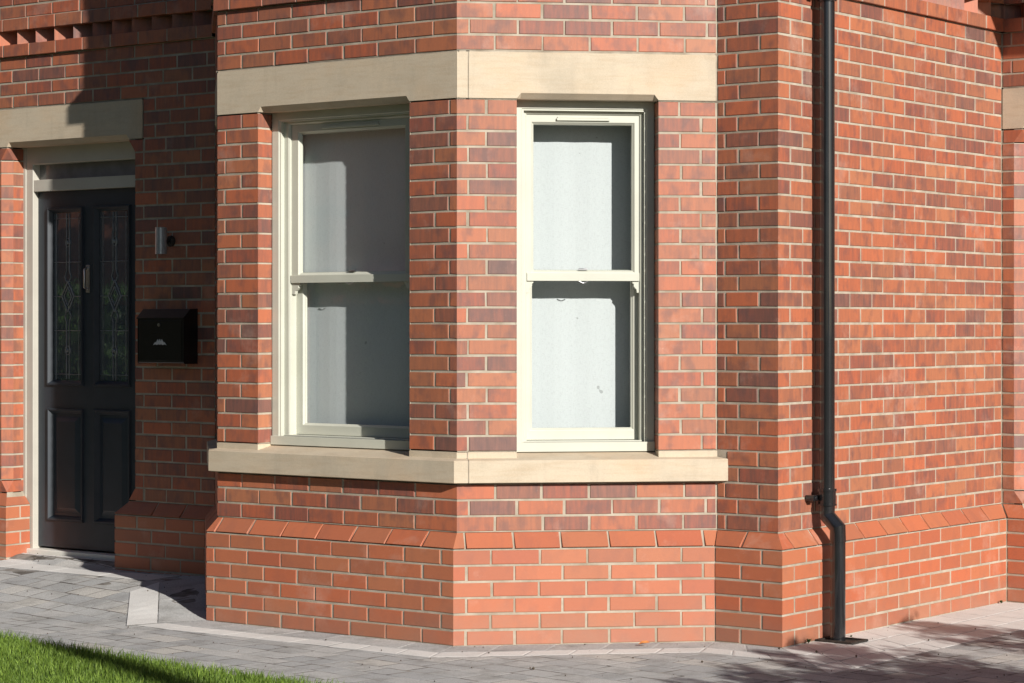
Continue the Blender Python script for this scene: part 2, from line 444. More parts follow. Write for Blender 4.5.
# window openings (u on the face)
WA = (FA.p0.x * 0 + (-1.267 - LA), -.287 - LA)
WB = (.282, .957)
WK = (FK.L - .957, FK.L - .282)
def bay_face(F, win, pierL, pierR, low, lowside='L', lowcuts=None):
    W = Wall()
    plinthW = Wall()
    plinth(plinthW, F, 0, F.L, low)
    mrL, mrR = True, F.kr > 0
    mlF = F.kl > 0
    lay(W.b, F, 0, F.L, 7, 10, low, ml=mlF, mr=mrR); mortar(W.m, F, 0, F.L, 7*PITCH, 10*PITCH)
    for (b0, b1) in ((12, 34), (48, 68)):
        lay(W.b, F, 0, win[0], b0, b1, pierL[0], pierL[1], ml=mlF, mr=True)
        lay(W.b, F, win[1], F.L, b0, b1, pierR[0], pierR[1], ml=True, mr=mrR)
        mortar(W.m, F, 0, win[0], b0*PITCH, b1*PITCH); mortar(W.m, F, win[1], F.L, b0*PITCH, b1*PITCH)
        reveal(W, F, win[0], 1, b0, b1); reveal(W, F, win[1], -1, b0, b1)
    lay(W.b, F, 0, F.L, 37, 41, low, ml=mlF, mr=mrR); mortar(W.m, F, 0, F.L, 37*PITCH, 41*PITCH)
    band(W, F, 0, F.L)
    lay(W.b, F, 0, F.L, 44, 46, low, ml=mlF, mr=mrR); mortar(W.m, F, 0, F.L, 44*PITCH, 46*PITCH)
    lay(W.b, F, 0, F.L, 71, KT, low, ml=mlF, mr=mrR); mortar(W.m, F, 0, F.L, 71*PITCH, KT*PITCH)
    return W, plinthW

def commit(W, Pl, wname='wall', label=None):
    o = W.b.build(wname, M['brick'], house)
    if label: o['label'] = label
    W.m.build('mortar', M['mortar'], o)
    if Pl:
        p = Pl.b.build('plinth', M['brick'], house)
        Pl.m.build('mortar', M['mortar'], p)

W, P_ = bay_face(FA, WA, ((.055, .166), 'L'), ((.135, .047), 'R'), (.058, .168)); commit(W, P_)
W, P_ = bay_face(FB, WB, ((.050, .140), 'L'), ((.207, .105), 'L'), (.060, .178)); commit(W, P_)
W, P_ = bay_face(FK, WK, ((.10, .207), 'L'), ((.135, .047), 'R'), (.10, .21)); commit(W, P_)

def solid_face(F, segs, offs, kmaxP=7, cuts=None, pcuts=None, ml=True, mr=True):
    W = Wall(); Pl = Wall()
    return W, Pl
# face C
W = Wall(); Pl = Wall()
Lc = FC.L
ccut = ([Lc - .218], [Lc - .29, Lc - .105])
plinth(Pl, FC, 0, Lc, None, cuts=([Lc - .218 + .05], [Lc - .29 - .03, Lc - .105 + .05]), ml=False)
def cblock(k0, k1): lay(W.b, FC, 0, Lc, k0, k1, ml=False, cuts=ccut); mortar(W.m, FC, 0, Lc, k0*PITCH, k1*PITCH)
cblock(7, 10)
lay(W.b, FC, .052, Lc, 10, 12, ml=False, cuts=ccut); mortar(W.m, FC, 0, Lc, 10*PITCH, 12*PITCH)
cblock(12, 41); band(W, FC, 0, Lc); cblock(44, KT)
commit(W, Pl)
# face D
W = Wall(); Pl = Wall()
plinth(Pl, FD, 0, FD.L, (.112, .225), mr=False)
lay(W.b, FD, 0, FD.L, 7, 41, (.110, .222), mr=False); mortar(W.m, FD, 0, FD.L, 7*PITCH, 41*PITCH)
band(W, FD, 0, FD.L)
lay(W.b, FD, 0, FD.L, 44, KT, (.110, .222), mr=False); mortar(W.m, FD, 0, FD.L, 44*PITCH, KT*PITCH)
commit(W, Pl)

CH = .05
def stop(mb, F, ua, ue, s, k, up):
    """cant stop brick: chamfer dying out; s=+1 opening lies at +u of ue"""
    z0, z1 = k * PITCH + .005, (k + 1) * PITCH - .005
    zc, zf = (z1, z0) if up else (z0, z1)     # zc = chamfered end, zf = full end
    c = tone(); su = rnd.uniform(0, 40)
    uc = ue - s * CH
    def uv(n): return [(su + rnd.random()*.1, i * .03) for i in range(n)]
    mb.face([F.P(ua, 0, zf), F.P(ue, 0, zf), F.P(uc, 0, zc), F.P(ua, 0, zc)], [(su, 0), (su+.1, 0), (su+.06, .07), (su, .07)], c)
    mb.face([F.P(ue, 0, zf), F.P(ue, -CH, zc), F.P(uc, 0, zc)], [(su, 0), (su+.05, .07), (su, .07)], c)
    mb.face([F.P(ue, 0, zf), F.P(ue, -.15, zf), F.P(ue, -.15, zc), F.P(ue, -CH, zc)], [(su, 0), (su+.1, 0), (su+.1, .07), (su+.05, .07)], c)
def door_jamb(W, Pl, F, ue, s):
    """s=+1: opening to the right (+u) of ue. Canted reveal between k=8 and k=32"""
    G = Face((0, 0), (1, 0), 0, 0, F.dz)      # the cant
    G.p0 = F.p0 + F.t * (ue - s * CH); G.t = (F.t * s - F.n).normalized(); G.n = (F.n + F.t * s).normalized(); G.L = CH * math.sqrt(2)
    for k in range(8, 33): brick(W.b, G, 0, G.L, k*PITCH+.005, (k+1)*PITCH-.005, 0, 0, True, True)
    W.m.face([G.P(0, -REC, 8*PITCH), G.P(G.L, -REC, 8*PITCH), G.P(G.L, -REC, 33*PITCH), G.P(0, -REC, 33*PITCH)])
    Rv = Face((0, 0), (1, 0), 0, 0, F.dz)
    Rv.p0 = F.p0 + F.t * ue; Rv.t = -F.n; Rv.n = F.t * s; Rv.L = .15
    for k in range(8, 33): brick(W.b, Rv, CH, .15, k*PITCH+.005, (k+1)*PITCH-.005, 0, 0, True, False)
    W.m.face([Rv.P(CH, -REC, 7*PITCH), Rv.P(.15, -REC, 7*PITCH), Rv.P(.15, -REC, 34*PITCH), Rv.P(CH, -REC, 34*PITCH)])
    for k, up in ((7, True), (33, False)):
        ua = ue - s * .11
        stop(W.b, F, ua, ue, s, k, up)
        z0 = k * PITCH
        a, b = sorted((ua, ue - s * .004))
        W.m.face([Rv.P(.003, -REC, z0), Rv.P(.11, -REC, z0), Rv.P(.11, -REC, z0 + PITCH), Rv.P(.05, -REC, z0 + PITCH)] if up else [Rv.P(.05, -REC, z0), Rv.P(.11, -REC, z0), Rv.P(.11, -REC, z0 + PITCH), Rv.P(.003, -REC, z0 + PITCH)])
    # plinth return
    Q = Face((0, 0), (1, 0), 0, 0, F.dz); Q.p0 = Rv.p0; Q.t = Rv.t; Q.n = Rv.n; Q.L = .13
    for k in range(0, 7):
        ob, ot = (PO, 0) if k == 6 else (PO, PO)
        if k == 6 or k % 2: brick(Pl.b, Q, (-ob, -ot), .128 if k % 2 == 0 else .05, k*PITCH+.005, (k+1)*PITCH-.005, ob, ot, True, False, plinth=True)
        else: brick(Pl.b, Q, (-ob, -ot), .128, k*PITCH+.005, (k+1)*PITCH-.005, ob, ot, True, False, plinth=True)
        if k % 2: brick(Pl.b, Q, .06, .128, k*PITCH+.005, (k+1)*PITCH-.005, ob, ot, False, False, plinth=True)
    r = PO - REC
    Pl.m.face([Q.P(-r, r, -.1), Q.P(.128, r, -.1), Q.P(.128, r, 6*PITCH), Q.P(-r, r, 6*PITCH)])
    Pl.m.face([Q.P(-r, r, 6*PITCH), Q.P(.128, r, 6*PITCH), Q.P(.128, -REC, 7*PITCH), Q.P(REC, -REC, 7*PITCH)])
    Pl.m.face([Q.P(.128, r, -.1), Q.P(.128, r, 6*PITCH), Q.P(.128, -.02, 7*PITCH), Q.P(.128, -.02, -.1)])

class JF:      # helper giving plinth strips that end at a door opening their own +u extension
    pass
def door_wall(F, d0, d1, offsL, offsR, mlF, mrF):
    """wall with a door opening d0..d1"""
    W = Wall(); Pl = Wall()
    FL = Face(F.p0, F.p0 + F.t * d0, F.kl, 1, F.dz)
    FR = Face(F.p0 + F.t * d1, F.p1, 1, F.kr, F.dz)
    lw = FL.L; rw = FR.L
    if lw > .3: plinth(Pl, FL, 0, lw, offsL, 'R', ml=mlF)
    else: plinth(Pl, FL, 0, lw, offsL, 'R', ml=False)
    plinth(Pl, FR, 0, rw, offsR, 'L', mr=mrF)
    # k 8..32 with the cant, 7 and 33 with stop bricks
    lay(W.b, FL, 0, lw - CH, 8, 33, offsL, 'R', ml=mlF); lay(W.b, FR, CH, rw, 8, 33, offsR, 'L', mr=mrF)
    mortar(W.m, FL, 0, lw - CH, 8*PITCH, 33*PITCH); mortar(W.m, FR, CH, rw, 8*PITCH, 33*PITCH)
    for k in (7, 33):
        if lw > .16: lay(W.b, FL, 0, lw - .12, k, k+1, offsL, 'R', ml=mlF, mr=False)
        lay(W.b, FR, .12, rw, k, k+1, offsR, 'L', ml=False, mr=mrF)
        mortar(W.m, FL, 0, lw - CH, k*PITCH, (k+1)*PITCH); mortar(W.m, FR, CH, rw, k*PITCH, (k+1)*PITCH)
    door_jamb(W, Pl, F, d0, 1); door_jamb(W, Pl, F, d1, -1)
    return W, Pl

def lintel_row(W, F, u0, u1, offs, ml, mr):
    lay(W.b, F, u0, u1, 34, 37, offs, 'L', ml=ml, mr=mr); mortar(W.m, F, u0, u1, 34*PITCH, 37*PITCH)

GD0, GD1 = -3.905 + 6.5, -2.882 + 6.5
W, Pl = door_wall(FG, GD0, GD1, (.14, .04), (.062, .17), False, False)
GL0, GL1 = GD0 - .11, GD1 + .11
lintel_row(W, FG, 0, GL0, (.1, .21), False, False); lintel_row(W, FG, GL1, FG.L, (.1, .21), False, False)
lay(W.b, FG, 0, FG.L, 37, 41, (.06, .17), ml=False, mr=False); mortar(W.m, FG, 0, FG.L, 37*PITCH, 41*PITCH)
band(W, FG, 0, FG.L)
lay(W.b, FG, 0, FG.L, 44, KT, (.06, .17), ml=False, mr=False); mortar(W.m, FG, 0, FG.L, 44*PITCH, KT*PITCH)
commit(W, Pl)

ED0, ED1 = .122, .122 + 1.03
W, Pl = door_wall(FE, ED0, ED1, (.4, .4), (.062, .17), False, True)
lintel_row(W, FE, ED1 + .11, FE.L, (.1, .21), False, True)
lay(W.b, FE, 0, FE.L, 37, 41, (.06, .17), ml=False); mortar(W.m, FE, 0, FE.L, 37*PITCH, 41*PITCH)
band(W, FE, 0, FE.L)
lay(W.b, FE, 0, FE.L, 44, KT, (.06, .17), ml=False); mortar(W.m, FE, 0, FE.L, 44*PITCH, KT*PITCH)
commit(W, Pl)

# plain returns of the house that the photograph does not show
mm = MB()
def quad(x0, y0, x1, y1, z0=-.1, z1=KT*PITCH): mm.face([(x0,y0,z0),(x1,y1,z0),(x1,y1,z1),(x0,y0,z1)], [(0,z0),(math.hypot(x1-x0,y1-y0),z0),(math.hypot(x1-x0,y1-y0),z1),(0,z1)], (.3,.5,0))
quad(5.2, DY, 5.2, 9.5); quad(5.2, 9.5, -6.5, 9.5); quad(-6.5, 9.5, -6.5, GY)
mm.build('wall', M['brick'], house)
# added closed core against light leaks, near-black in place of unlit rooms
mi = MB()
inn = [(-6.45, 1.12), (-2.05, 1.12), (-1.42, .42), (-.17, .42), (.70, 1.29), (.79, 1.31), (.79, 3.65), (5.15, 3.65), (5.15, 9.4), (-6.45, 9.4)]
for i in range(len(inn)):
    a, b = inn[i], inn[(i+1) % len(inn)]
    mi.face([(a[0],a[1],-.1),(b[0],b[1],-.1),(b[0],b[1],5.38),(a[0],a[1],5.38)])
out_ = [(-6.49, GY+.012), (-2.21, GY+.012), (LA+.008, .015), (0-.008, .015), (CX-.002, CY+.015), (DX-.012, CY+.015), (DX-.012, DY+.012), (5.19, DY+.012), (5.19, 9.45), (-6.49, 9.45)]
for z in (5.39,):
    mi.face([(x, y, z) for x, y in out_])
mi.build('dark_core', M['dark'], house)

# ------------------------------------------------------------------ stone lintels and sills
def lintel(F, u0, u1, w, kz, name='lintel', corner=None, notch=True, endL=False, endR=False, proj=.0015):
    mb = MB()
    zb, zt = kz * PITCH + .003, (kz + 3) * PITCH - .006
    n = .026
    s = .020
    a = u0; b = u1
    P = lambda u, o, z: F.P(u, o, z)
    fr = [(a, zb), (w[0], zb), (w[0] + s, zb + n), (w[1] - s, zb + n), (w[1], zb), (b, zb), (b, zt), (a, zt)]
    mb.face([P(u, proj, z) for u, z in fr])
    # chamfered arris and soffit
    mb.face([P(w[0], proj, zb), P(w[0] + s, proj, zb + n), P(w[0] + s, -.028, zb)])
    mb.face([P(w[0] + s, proj, zb + n), P(w[1] - s, proj, zb + n), P(w[1] - s, -.028, zb), P(w[0] + s, -.028, zb)])
    mb.face([P(w[1] - s, proj, zb + n), P(w[1], proj, zb), P(w[1] - s, -.028, zb)])
    mb.face([P(w[0], proj, zb), P(w[0] + s, -.028, zb), P(w[1] - s, -.028, zb), P(w[1], proj, zb), P(w[1] + .02, -.2, zb), P(w[0] - .02, -.2, zb)])
    mb.face([P(a, proj, zt), P(b, proj, zt), P(b, -.1, zt), P(a, -.1, zt)])
    if endL: mb.face([P(a, proj, zb), P(a, -.1, zb), P(a, -.1, zt), P(a, proj, zt)])
    if endR: mb.face([P(b, proj, zb), P(b, -.1, zb), P(b, -.1, zt), P(b, proj, zt)])
    if corner:   # a short arm of the same stone round the corner
        F2, uu = corner
        mb.face([F2.P(0, proj, zb), F2.P(uu, proj, zb), F2.P(uu, proj, zt), F2.P(0, proj, zt)])
        mb.face([F2.P(uu, proj, zb), F2.P(uu, -.02, zb), F2.P(uu, -.02, zt), F2.P(uu, proj, zt)])
    o = mb.build(name, M['stone'], house)
    m2 = MB()
    m2.face([P(a, -REC, kz*PITCH-.001), P(b, -REC, kz*PITCH-.001), P(b, -REC, (kz+3)*PITCH), P(a, -REC, (kz+3)*PITCH)][:0] or
            [P(a - .012, -REC, zt - .002), P(b + .012, -REC, zt - .002), P(b + .012, -REC, zt + .008), P(a - .012, -REC, zt + .008)])
    for q0, q1 in ((a - .012, w[0]), (w[1], b + .012)):
        m2.face([P(q0, -REC, zb - .008), P(q1, -REC, zb - .008), P(q1, -REC, zb + .002), P(q0, -REC, zb + .002)])
    if endL: m2.face([P(a - .012, -REC, zb - .008), P(a + .002, -REC, zb - .008), P(a + .002, -REC, zt + .008), P(a - .012, -REC, zt + .008)])
    if endR: m2.face([P(b + .012, -REC, zb - .008), P(b - .002, -REC, zb - .008), P(b - .002, -REC, zt + .008), P(b + .012, -REC, zt + .008)])
    if corner:
        F2, uu = corner
        m2.face([F2.P(uu - .001, -REC*.5, zb), F2.P(uu + .006, -REC*.5, zb), F2.P(uu + .006, -REC*.5, zt), F2.P(uu - .001, -REC*.5, zt)])
        for zz in (zb - .008, zt - .002):
            m2.face([F2.P(0, -REC, zz), F2.P(uu + .01, -REC, zz), F2.P(uu + .01, -REC, zz + .010), F2.P(0, -REC, zz + .010)])
    m2.build('mortar', M['mortar'], o)
    return o
SO = .045
def sill(F, u0, u1, w, kz, startm, endm, corner=None):
    mb = MB()
    zb, zt = kz * PITCH + .004, (kz + 2) * PITCH - .002
    zf = zt - .036
    prof = [(-.02, zb), (SO - .012, zb), (SO - .012, zb + .004), (SO, zb + .004), (SO, zf - .003), (SO - .003, zf), (-.11, zt - .006)]
    def seg(F, u0, u1, sm, em):
        A = [F.P(u0 - (F.kl * o if sm else 0), o, z) for o, z in prof]
        B = [F.P(u1 + (F.kr * o if em else 0), o, z) for o, z in prof]
        for i in range(len(prof) - 1): mb.face([A[i], B[i], B[i+1], A[i+1]])
        if not sm: mb.face(A)
        if not em: mb.face(B[::-1])
    seg(F, u0, u1, startm, endm)
    for a, b, sm, em in ((0 if startm else u0, w[0], startm, False), (w[1], u1, False, endm)):   # stooling under the piers
        z0 = zf + .0
        ro = .002
        q = lambda u, o, z, l: F.P(u, o, z)
        A0 = a - (F.kl * ro if sm else 0); B0 = b + (F.kr * ro if em else 0)
        mb.face([F.P(A0, ro, z0), F.P(B0, ro, z0), F.P(B0, ro, zt), F.P(A0, ro, zt)])
        mb.face([F.P(A0, ro, zt), F.P(B0, ro, zt), F.P(b, -.11, zt), F.P(a, -.11, zt)])
        if not sm: mb.face([F.P(a, ro, z0), F.P(a, -.11, z0), F.P(a, -.11, zt), F.P(a, ro, zt)])
        if not em: mb.face([F.P(b, ro, z0), F.P(b, -.11, z0), F.P(b, -.11, zt), F.P(b, ro, zt)])
    if corner:
        F2, uu = corner
        seg(F2, 0, uu, True, False)
        mb.face([F2.P(-F2.kl*.002, .002, zf), F2.P(uu, .002, zf), F2.P(uu, .002, zt), F2.P(-F2.kl*.002, .002, zt)])
    o = mb.build('window_sill', M['stone'], house)
    m2 = MB()
    m2.face([F.P(u0, -REC, zb - .008), F.P(u1, -REC, zb - .008), F.P(u1, -REC, zb + .004), F.P(u0, -REC, zb + .004)])
    for a, b in ((u0, w[0]), (w[1], u1)):
        m2.face([F.P(a, -REC, zt - .006), F.P(b, -REC, zt - .006), F.P(b, -REC, zt + .008), F.P(a, -REC, zt + .008)])
    if corner:
        A = [(SO - .004, zb+.004), (SO - .004, zf - .004), (-.0, zf + .010), (-.0015, zt)]
        for i in range(3): m2.face([F2.P(uu - .001, *A[i]), F2.P(uu + .006, *A[i]), F2.P(uu + .006, *A[i+1]), F2.P(uu - .001, *A[i+1])])
    m2.build('mortar', M['mortar'], o)
FBs = Face((0, 0), (CX, CY), T22, 1)
for kz, ks in ((34, 10), (68, 46)):
    lintel(FK, 0, FK.L, WK, kz)
    lintel(FA, 0, FA.L, WA, kz, corner=(FB, .050))
    lintel(FB, .056, FB.L - .006, WB, kz, endL=True, endR=True)
    sill(FK, 0, FK.L - .0, WK, ks, True, True)
    sill(FA, 0, FA.L, WA, ks, True, True, corner=(FB, .046))
    sill(FBs, .052, FB.L, WB, ks, False, True)
# B starts after the corner stone: its left stooling belongs to it
lintel(FG, GL0 + .006, GL1 - .006, (GD0, GD1), 34, endL=True, endR=True)
lintel(FE, .006, ED1 + .104, (ED0, ED1), 34, endL=True, endR=True)

# ------------------------------------------------------------------ joinery in face coordinates (o inwards = negative)
def fbox(mb, F, u0, u1, o0, o1, z0, z1):
    vs = [F.P(u, -o, z) for z in (z0, z1) for (u, o) in ((u0,o0),(u1,o0),(u1,o1),(u0,o1))]
    mb.mesh(vs, [(0,3,2,1),(4,5,6,7),(0,1,5,4),(1,2,6,5),(2,3,7,6),(3,0,4,7)])
def ring(mb, F, u0, u1, z0, z1, prof):
    """prof: (inset side, inset top, inset bottom, depth)"""
    rects = [[F.P(u0+a, -o, z0+c), F.P(u1-a, -o, z0+c), F.P(u1-a, -o, z1-b), F.P(u0+a, -o, z1-b)] for a, b, c, o in prof]
    for p, q in zip(rects, rects[1:]):
        for k in range(4):
            l = (k + 1) % 4
            mb.face([p[k], p[l], q[l], q[k]])
def poly_prism(mb, F, pts, o0, o1):
    a = [F.P(u, -o0, z) for u, z in pts]; b = [F.P(u, -o1, z) for u, z in pts]
    mb.face(a); mb.face(b[::-1])
    for k in range(len(pts)):
        l = (k + 1) % len(pts)
        mb.face([a[k], b[k], b[l], a[l]])

def sash_window(F, w, kz, kt, s1, s2, s3):
    """s1 lining, s2 bead edge, s3 glass edge measured from the opening"""
    u0, u1 = w; z0, z1 = kz * PITCH - .002, kt * PITCH + .003
    zs = z1 - z0
    fr = MB()
    ring(fr, F, u0 + .002, u1 - .002, z0 + .04, z1, [(0, 0, 0, .225), (0, 0, 0, .100), (s1 - .012, .036, 0, .100), (s1 - .008, .040, 0, .105), (s1, .046, 0, .105), (s1, .046, 0, .128), (s2 - .008, .055, 0, .128), (s2, .061, 0, .134), (s2, .061, 0, .225)])
    fbox(fr, F, u0 + .001, u1 - .001, .088, .222, z0 - .004, z0 + .040)
    fbox(fr, F, u0 + s1, u1 - s1, .125, .222, z0 + .038, z0 + .046)
    f = fr.build('sash_window', M['sash'], house, bevel=.0018)
    zm0, zm1 = z0 + .804, z0 + .858
    # upper sash
    up = MB()
    ring(up, F, u0 + s2 + .001, u1 - s2 - .001, zm0, z1 - .061, [(0, 0, 0, .165), (0, 0, 0, .140), (s3-s2-.014, .036, .040, .140), (s3-s2-.010, .040, .044, .146), (s3-s2-.003, .046, .050, .153), (s3-s2-.001, .049, .052, .162)])
    fbox(up, F, u0 + s2 + .004, u1 - s2 - .004, .131, .164, zm0, zm0 + .038)
    for sg, ub in ((1, u0 + s2 + .001), (-1, u1 - s2 - .001)):
        wd = s3 - s2 - .004
        pts = [(0, 0), (wd, 0), (wd, -.010), (wd*.80, -.014), (wd*.84, -.024), (wd*.62, -.034), (wd*.44, -.040), (wd*.38, -.056), (0, -.056)]
        pts = [(ub + sg * a, zm0 + b) for a, b in pts]
        poly_prism(up, F, pts if sg < 0 else pts[::-1], .141, .163)
    up.build('upper_sash', M['sash'], f, bevel=.0012)
    lo = MB()
    ring(lo, F, u0 + s2 - .001, u1 - s2 + .001, z0 + .048, zm1, [(0, 0, 0, .21), (0, 0, 0, .176), (s3-s2-.014, .03, .046, .176), (s3-s2-.008, .036, .052, .184), (s3-s2-.003, .04, .056, .188), (s3-s2-.001, .04, .057, .196)])
    lo.build('lower_sash', M['sash'], f, bevel=.0012)
    for a, b, o in ((zm0 + .04, z1 - .09, .158), (z0 + .09, zm1 - .03, .193)):
        g = MB()
        g.face([F.P(u0+s2+.012, -o, a), F.P(u1-s2-.012, -o, a), F.P(u1-s2-.012, -o, b), F.P(u0+s2+.012, -o, b)])
        g.build('pane', M['glass'], f)
    v = MB()
    c = (u0 + u1) / 2; hw = min(.225, (u1-u0)*.19)
    fbox(v, F, c - hw, c + hw, .128, .142, z1 - .090, z1 - .078)
    fbox(v, F, c - hw + .004, c + hw - .004, .134, .146, z1 - .078, z1 - .071)
    v.build('trickle_vent', M['sash'], f, bevel=.002)
    k = MB()
    k.tube([F.P(c - .02, -.15, zm1 + .002), F.P(c + .02, -.15, zm1 + .004)], .004, 8)
    fbox(k, F, c - .022, c + .022, .142, .158, zm1 - .002, zm1 + .004)
    k.build('sash_catch', M['metal'], f)
    k = MB()
    pp = [F.P(c - .020 + .04*i/8, -.128 + 0, zm0 - .002 - .008 * math.sin(math.pi*i/8)) for i in range(9)]
    k.tube(pp, .0025, 6)
    k.build('sash_pull', M['metal'], f)
    return f
def blind(F, w, kz, kt, label, d=.31):
    u0, u1 = w
    root = empty('roller_blind', F.P((u0+u1)/2, -d, kz * PITCH + .02))
    tag(root, label, 'blind', 'pale blinds drawn down behind the sash windows')
    loc = Vector(root.location)
    mb = MB()
    a, b = u0 + .002, u1 + .05 if False else u1 - .002
    n = 24
    for i in range(n):
        x0, x1 = a + (b-a)*i/n, a + (b-a)*(i+1)/n
        y0 = d + .0015*math.sin(i*1.3); y1 = d + .0015*math.sin((i+1)*1.3)
        mb.face([Vector(F.P(x0, -y0, kz*PITCH+.03)) - loc, Vector(F.P(x1, -y1, kz*PITCH+.03)) - loc, Vector(F.P(x1, -y1, kt*PITCH+.05)) - loc, Vector(F.P(x0, -y0, kt*PITCH+.05)) - loc], smooth=True)
    mb.build('blind_fabric', M['blind'], root)
    mb = MB(); mb.tube([Vector(F.P(a, -d, kz*PITCH+.03)) - loc, Vector(F.P(b, -d, kz*PITCH+.03)) - loc], .008, 8)
    mb.build('bottom_bar', M['blind'], root)
    mb = MB(); mb.tube([Vector(F.P(a, -.33, kt*PITCH+.065)) - loc, Vector(F.P(b, -.33, kt*PITCH+.065)) - loc], .02, 12)
    mb.build('roller_tube', M['blind'], root)
EA = (WA[0] - .10, WA[1] + .02); EB = (WB[0] - .05, WB[1] + .10); EK = (WK[0] - .1, WK[1] + .05)
sash_window(FA, WA, 12, 34, .056, .095, .155)
blind(FA, EA, 12, 34, 'pale blind behind the wider left sash window, about half of it in shadow', .235)
sash_window(FB, WB, 12, 34, .046, .063, .102)
blind(FB, EB, 12, 34, 'pale blind behind the narrower right sash window, brightly sunlit')
sash_window(FK, WK, 12, 34, .046, .063, .102)
blind(FK, EK, 12, 34, 'pale blind behind the hidden left splay window of the bay')
for F, w, e, a, nm in ((FA, WA, EA, (.056, .095, .155), 'wide'), (FB, WB, EB, (.046, .063, .102), 'narrow right'), (FK, WK, EK, (.046, .063, .102), 'narrow left')):
    sash_window(F, w, 48, 68, *a)
    blind(F, e, 48, 68, 'pale blind behind the %s upstairs sash window of the bay' % nm)

# ------------------------------------------------------------------ panelled doors
def front_door(F, d0, d1, sill_z=.0):
    o_f = .132
    zt = 34 * PITCH + .003
    zb = .19 + sill_z
    fr = MB()
    ring(fr, F, d0 + .003, d1 - .003, zb - .03, zt, [(0, 0, 0, .28), (0, 0, 0, o_f), (.072, .096, 0, o_f), (.075, .100, 0, o_f + .004), (.075, .100, 0, .21)])
    fbox(fr, F, d0 + .072, d1 - .072, o_f + .004, .21, 2.276 + sill_z, 2.344 + sill_z)       # transom bar
    fbox(fr, F, d0 - .012, d0 + .020, o_f - .006, o_f + .004, .10, zt)      # sealant strip
    f = fr.build('door_frame', M['frame'], house, bevel=.002)
    g = MB(); g.face([F.P(d0+.07, -(.185), 2.33+sill_z), F.P(d1-.07, -(.185), 2.33+sill_z), F.P(d1-.07, -(.185), 2.49+sill_z), F.P(d0+.07, -(.185), 2.49+sill_z)])
    g.build('pane', M['transom_pane'], f)
    th = MB(); fbox(th, F, d0 + .05, d1 - .05, o_f - .03, .26, zb - .045, zb - .012); th.build('threshold', M['white'], f, bevel=.004)
    L0, L1 = d0 + .078, d1 - .078
    c = (L0 + L1) / 2
    lf = o_f + .040
    # leaf with real openings: stiles and rails
    z0, z1 = zb, 2.274 + sill_z
    px = [(c - .349, c - .043), (c + .043, c + .349)]
    pz = [(.345 + sill_z, 1.005 + sill_z), (1.138 + sill_z, 2.180 + sill_z)]
    lb = MB()
    us = [L0, px[0][0], px[0][1], px[1][0], px[1][1], L1]
    zs = [z0, pz[0][0], pz[0][1], pz[1][0], pz[1][1], z1]
    for i in range(5):
        for j in range(5):
            if i in (1, 3) and j in (1, 3): continue
            lb.face([F.P(us[i], -lf, zs[j]), F.P(us[i+1], -lf, zs[j]), F.P(us[i+1], -lf, zs[j+1]), F.P(us[i], -lf, zs[j+1])])
    ring(lb, F, L0, L1, z0, z1, [(0, 0, 0, lf), (0, 0, 0, lf + .044)])
    door = lb.build('door', M['door'], house)
    for (a, b) in px:
        # glazed panel: raised bolection, glass, leads
        (q0, q1) = pz[1]
        mo = MB()
        ring(mo, F, a, b, q0, q1, [(-.001, -.001, -.001, lf + .001), (.004, .004, .004, lf - .014), (.012, .012, .012, lf - .014), (.030, .030, .030, lf + .012), (.030, .030, .030, lf + .03)])
        mo.build('panel_moulding', M['door'], door)
        gl = MB(); gl.face([F.P(a+.03, -(lf+.020), q0+.03), F.P(b-.03, -(lf+.020), q0+.03), F.P(b-.03, -(lf+.020), q1-.03), F.P(a+.03, -(lf+.020), q1-.03)])
        gl.build('pane', M['doorglass'], door)
        ld = MB(); m_ = (a + b) / 2; A, B = a + .036, b - .036; Z0, Z1 = q0 + .036, q1 - .036
        def ln(pts, r=.0032): ld.tube([F.P(u, -(lf + .016), z) for u, z in pts], r, 6, caps=False)
        zc = (Z0 + Z1) / 2
        for x in (A + .022, B - .022): ln([(x, Z0), (x, Z1)], .002)
        for z in (Z0 + .03, Z1 - .03, zc - .2, zc + .2, zc): ln([(A, z), (B, z)], .0018) if z != zc else None
        for s in (-1, 1):
            ln([(m_ + s*.012, Z0), (m_ + s*.012, zc - .15), (m_ + s*.026, zc - .115), (m_ + s*.012, zc - .085)]); ln([(m_ + s*.012, Z1), (m_ + s*.012, zc + .15), (m_ + s*.026, zc + .115), (m_ + s*.012, zc + .085)])
            ln([(m_, zc + .09), (m_ + s*.052, zc), (m_, zc - .09)], .0042); ln([(m_, zc + .055), (m_ + s*.032, zc), (m_, zc - .055)])
            ln([(m_ + s*.052, zc), (A if s < 0 else B, zc)], .002)
        for zz in (Z0 + .17, Z1 - .17):
            ln([(m_ + .02*math.cos(t*math.pi/8), zz + .026*math.sin(t*math.pi/8)) for t in range(17)])
        ld.build('lead_came', M['lead'], door)
        for zz in (Z0 + .17, Z1 - .17):
            jw = MB()
            q = F.P(m_, -(lf + .014), zz); jw.tube([(q[0], q[1], q[2]-.010), (q[0], q[1], q[2]), (q[0], q[1], q[2]+.010)], [.003, .011, .003], 8)
            jw.build('glass_jewel', M['lead'], door)
        (q0, q1) = pz[0]
        mo = MB()
        ring(mo, F, a, b, q0, q1, [(-.001, -.001, -.001, lf + .001), (.004, .004, .004, lf - .012), (.012, .012, .012, lf - .012), (.032, .032, .032, lf + .016), (.048, .048, .048, lf + .016), (.075, .075, .075, lf + .002), (.078, .078, .078, lf + .001)])
        mo.face([F.P(a+.078, -(lf+.001), q0+.078), F.P(b-.078, -(lf+.001), q0+.078), F.P(b-.078, -(lf+.001), q1-.078), F.P(a+.078, -(lf+.001), q1-.078)])
        mo.build('panel', M['door'], door)
    kn = MB()
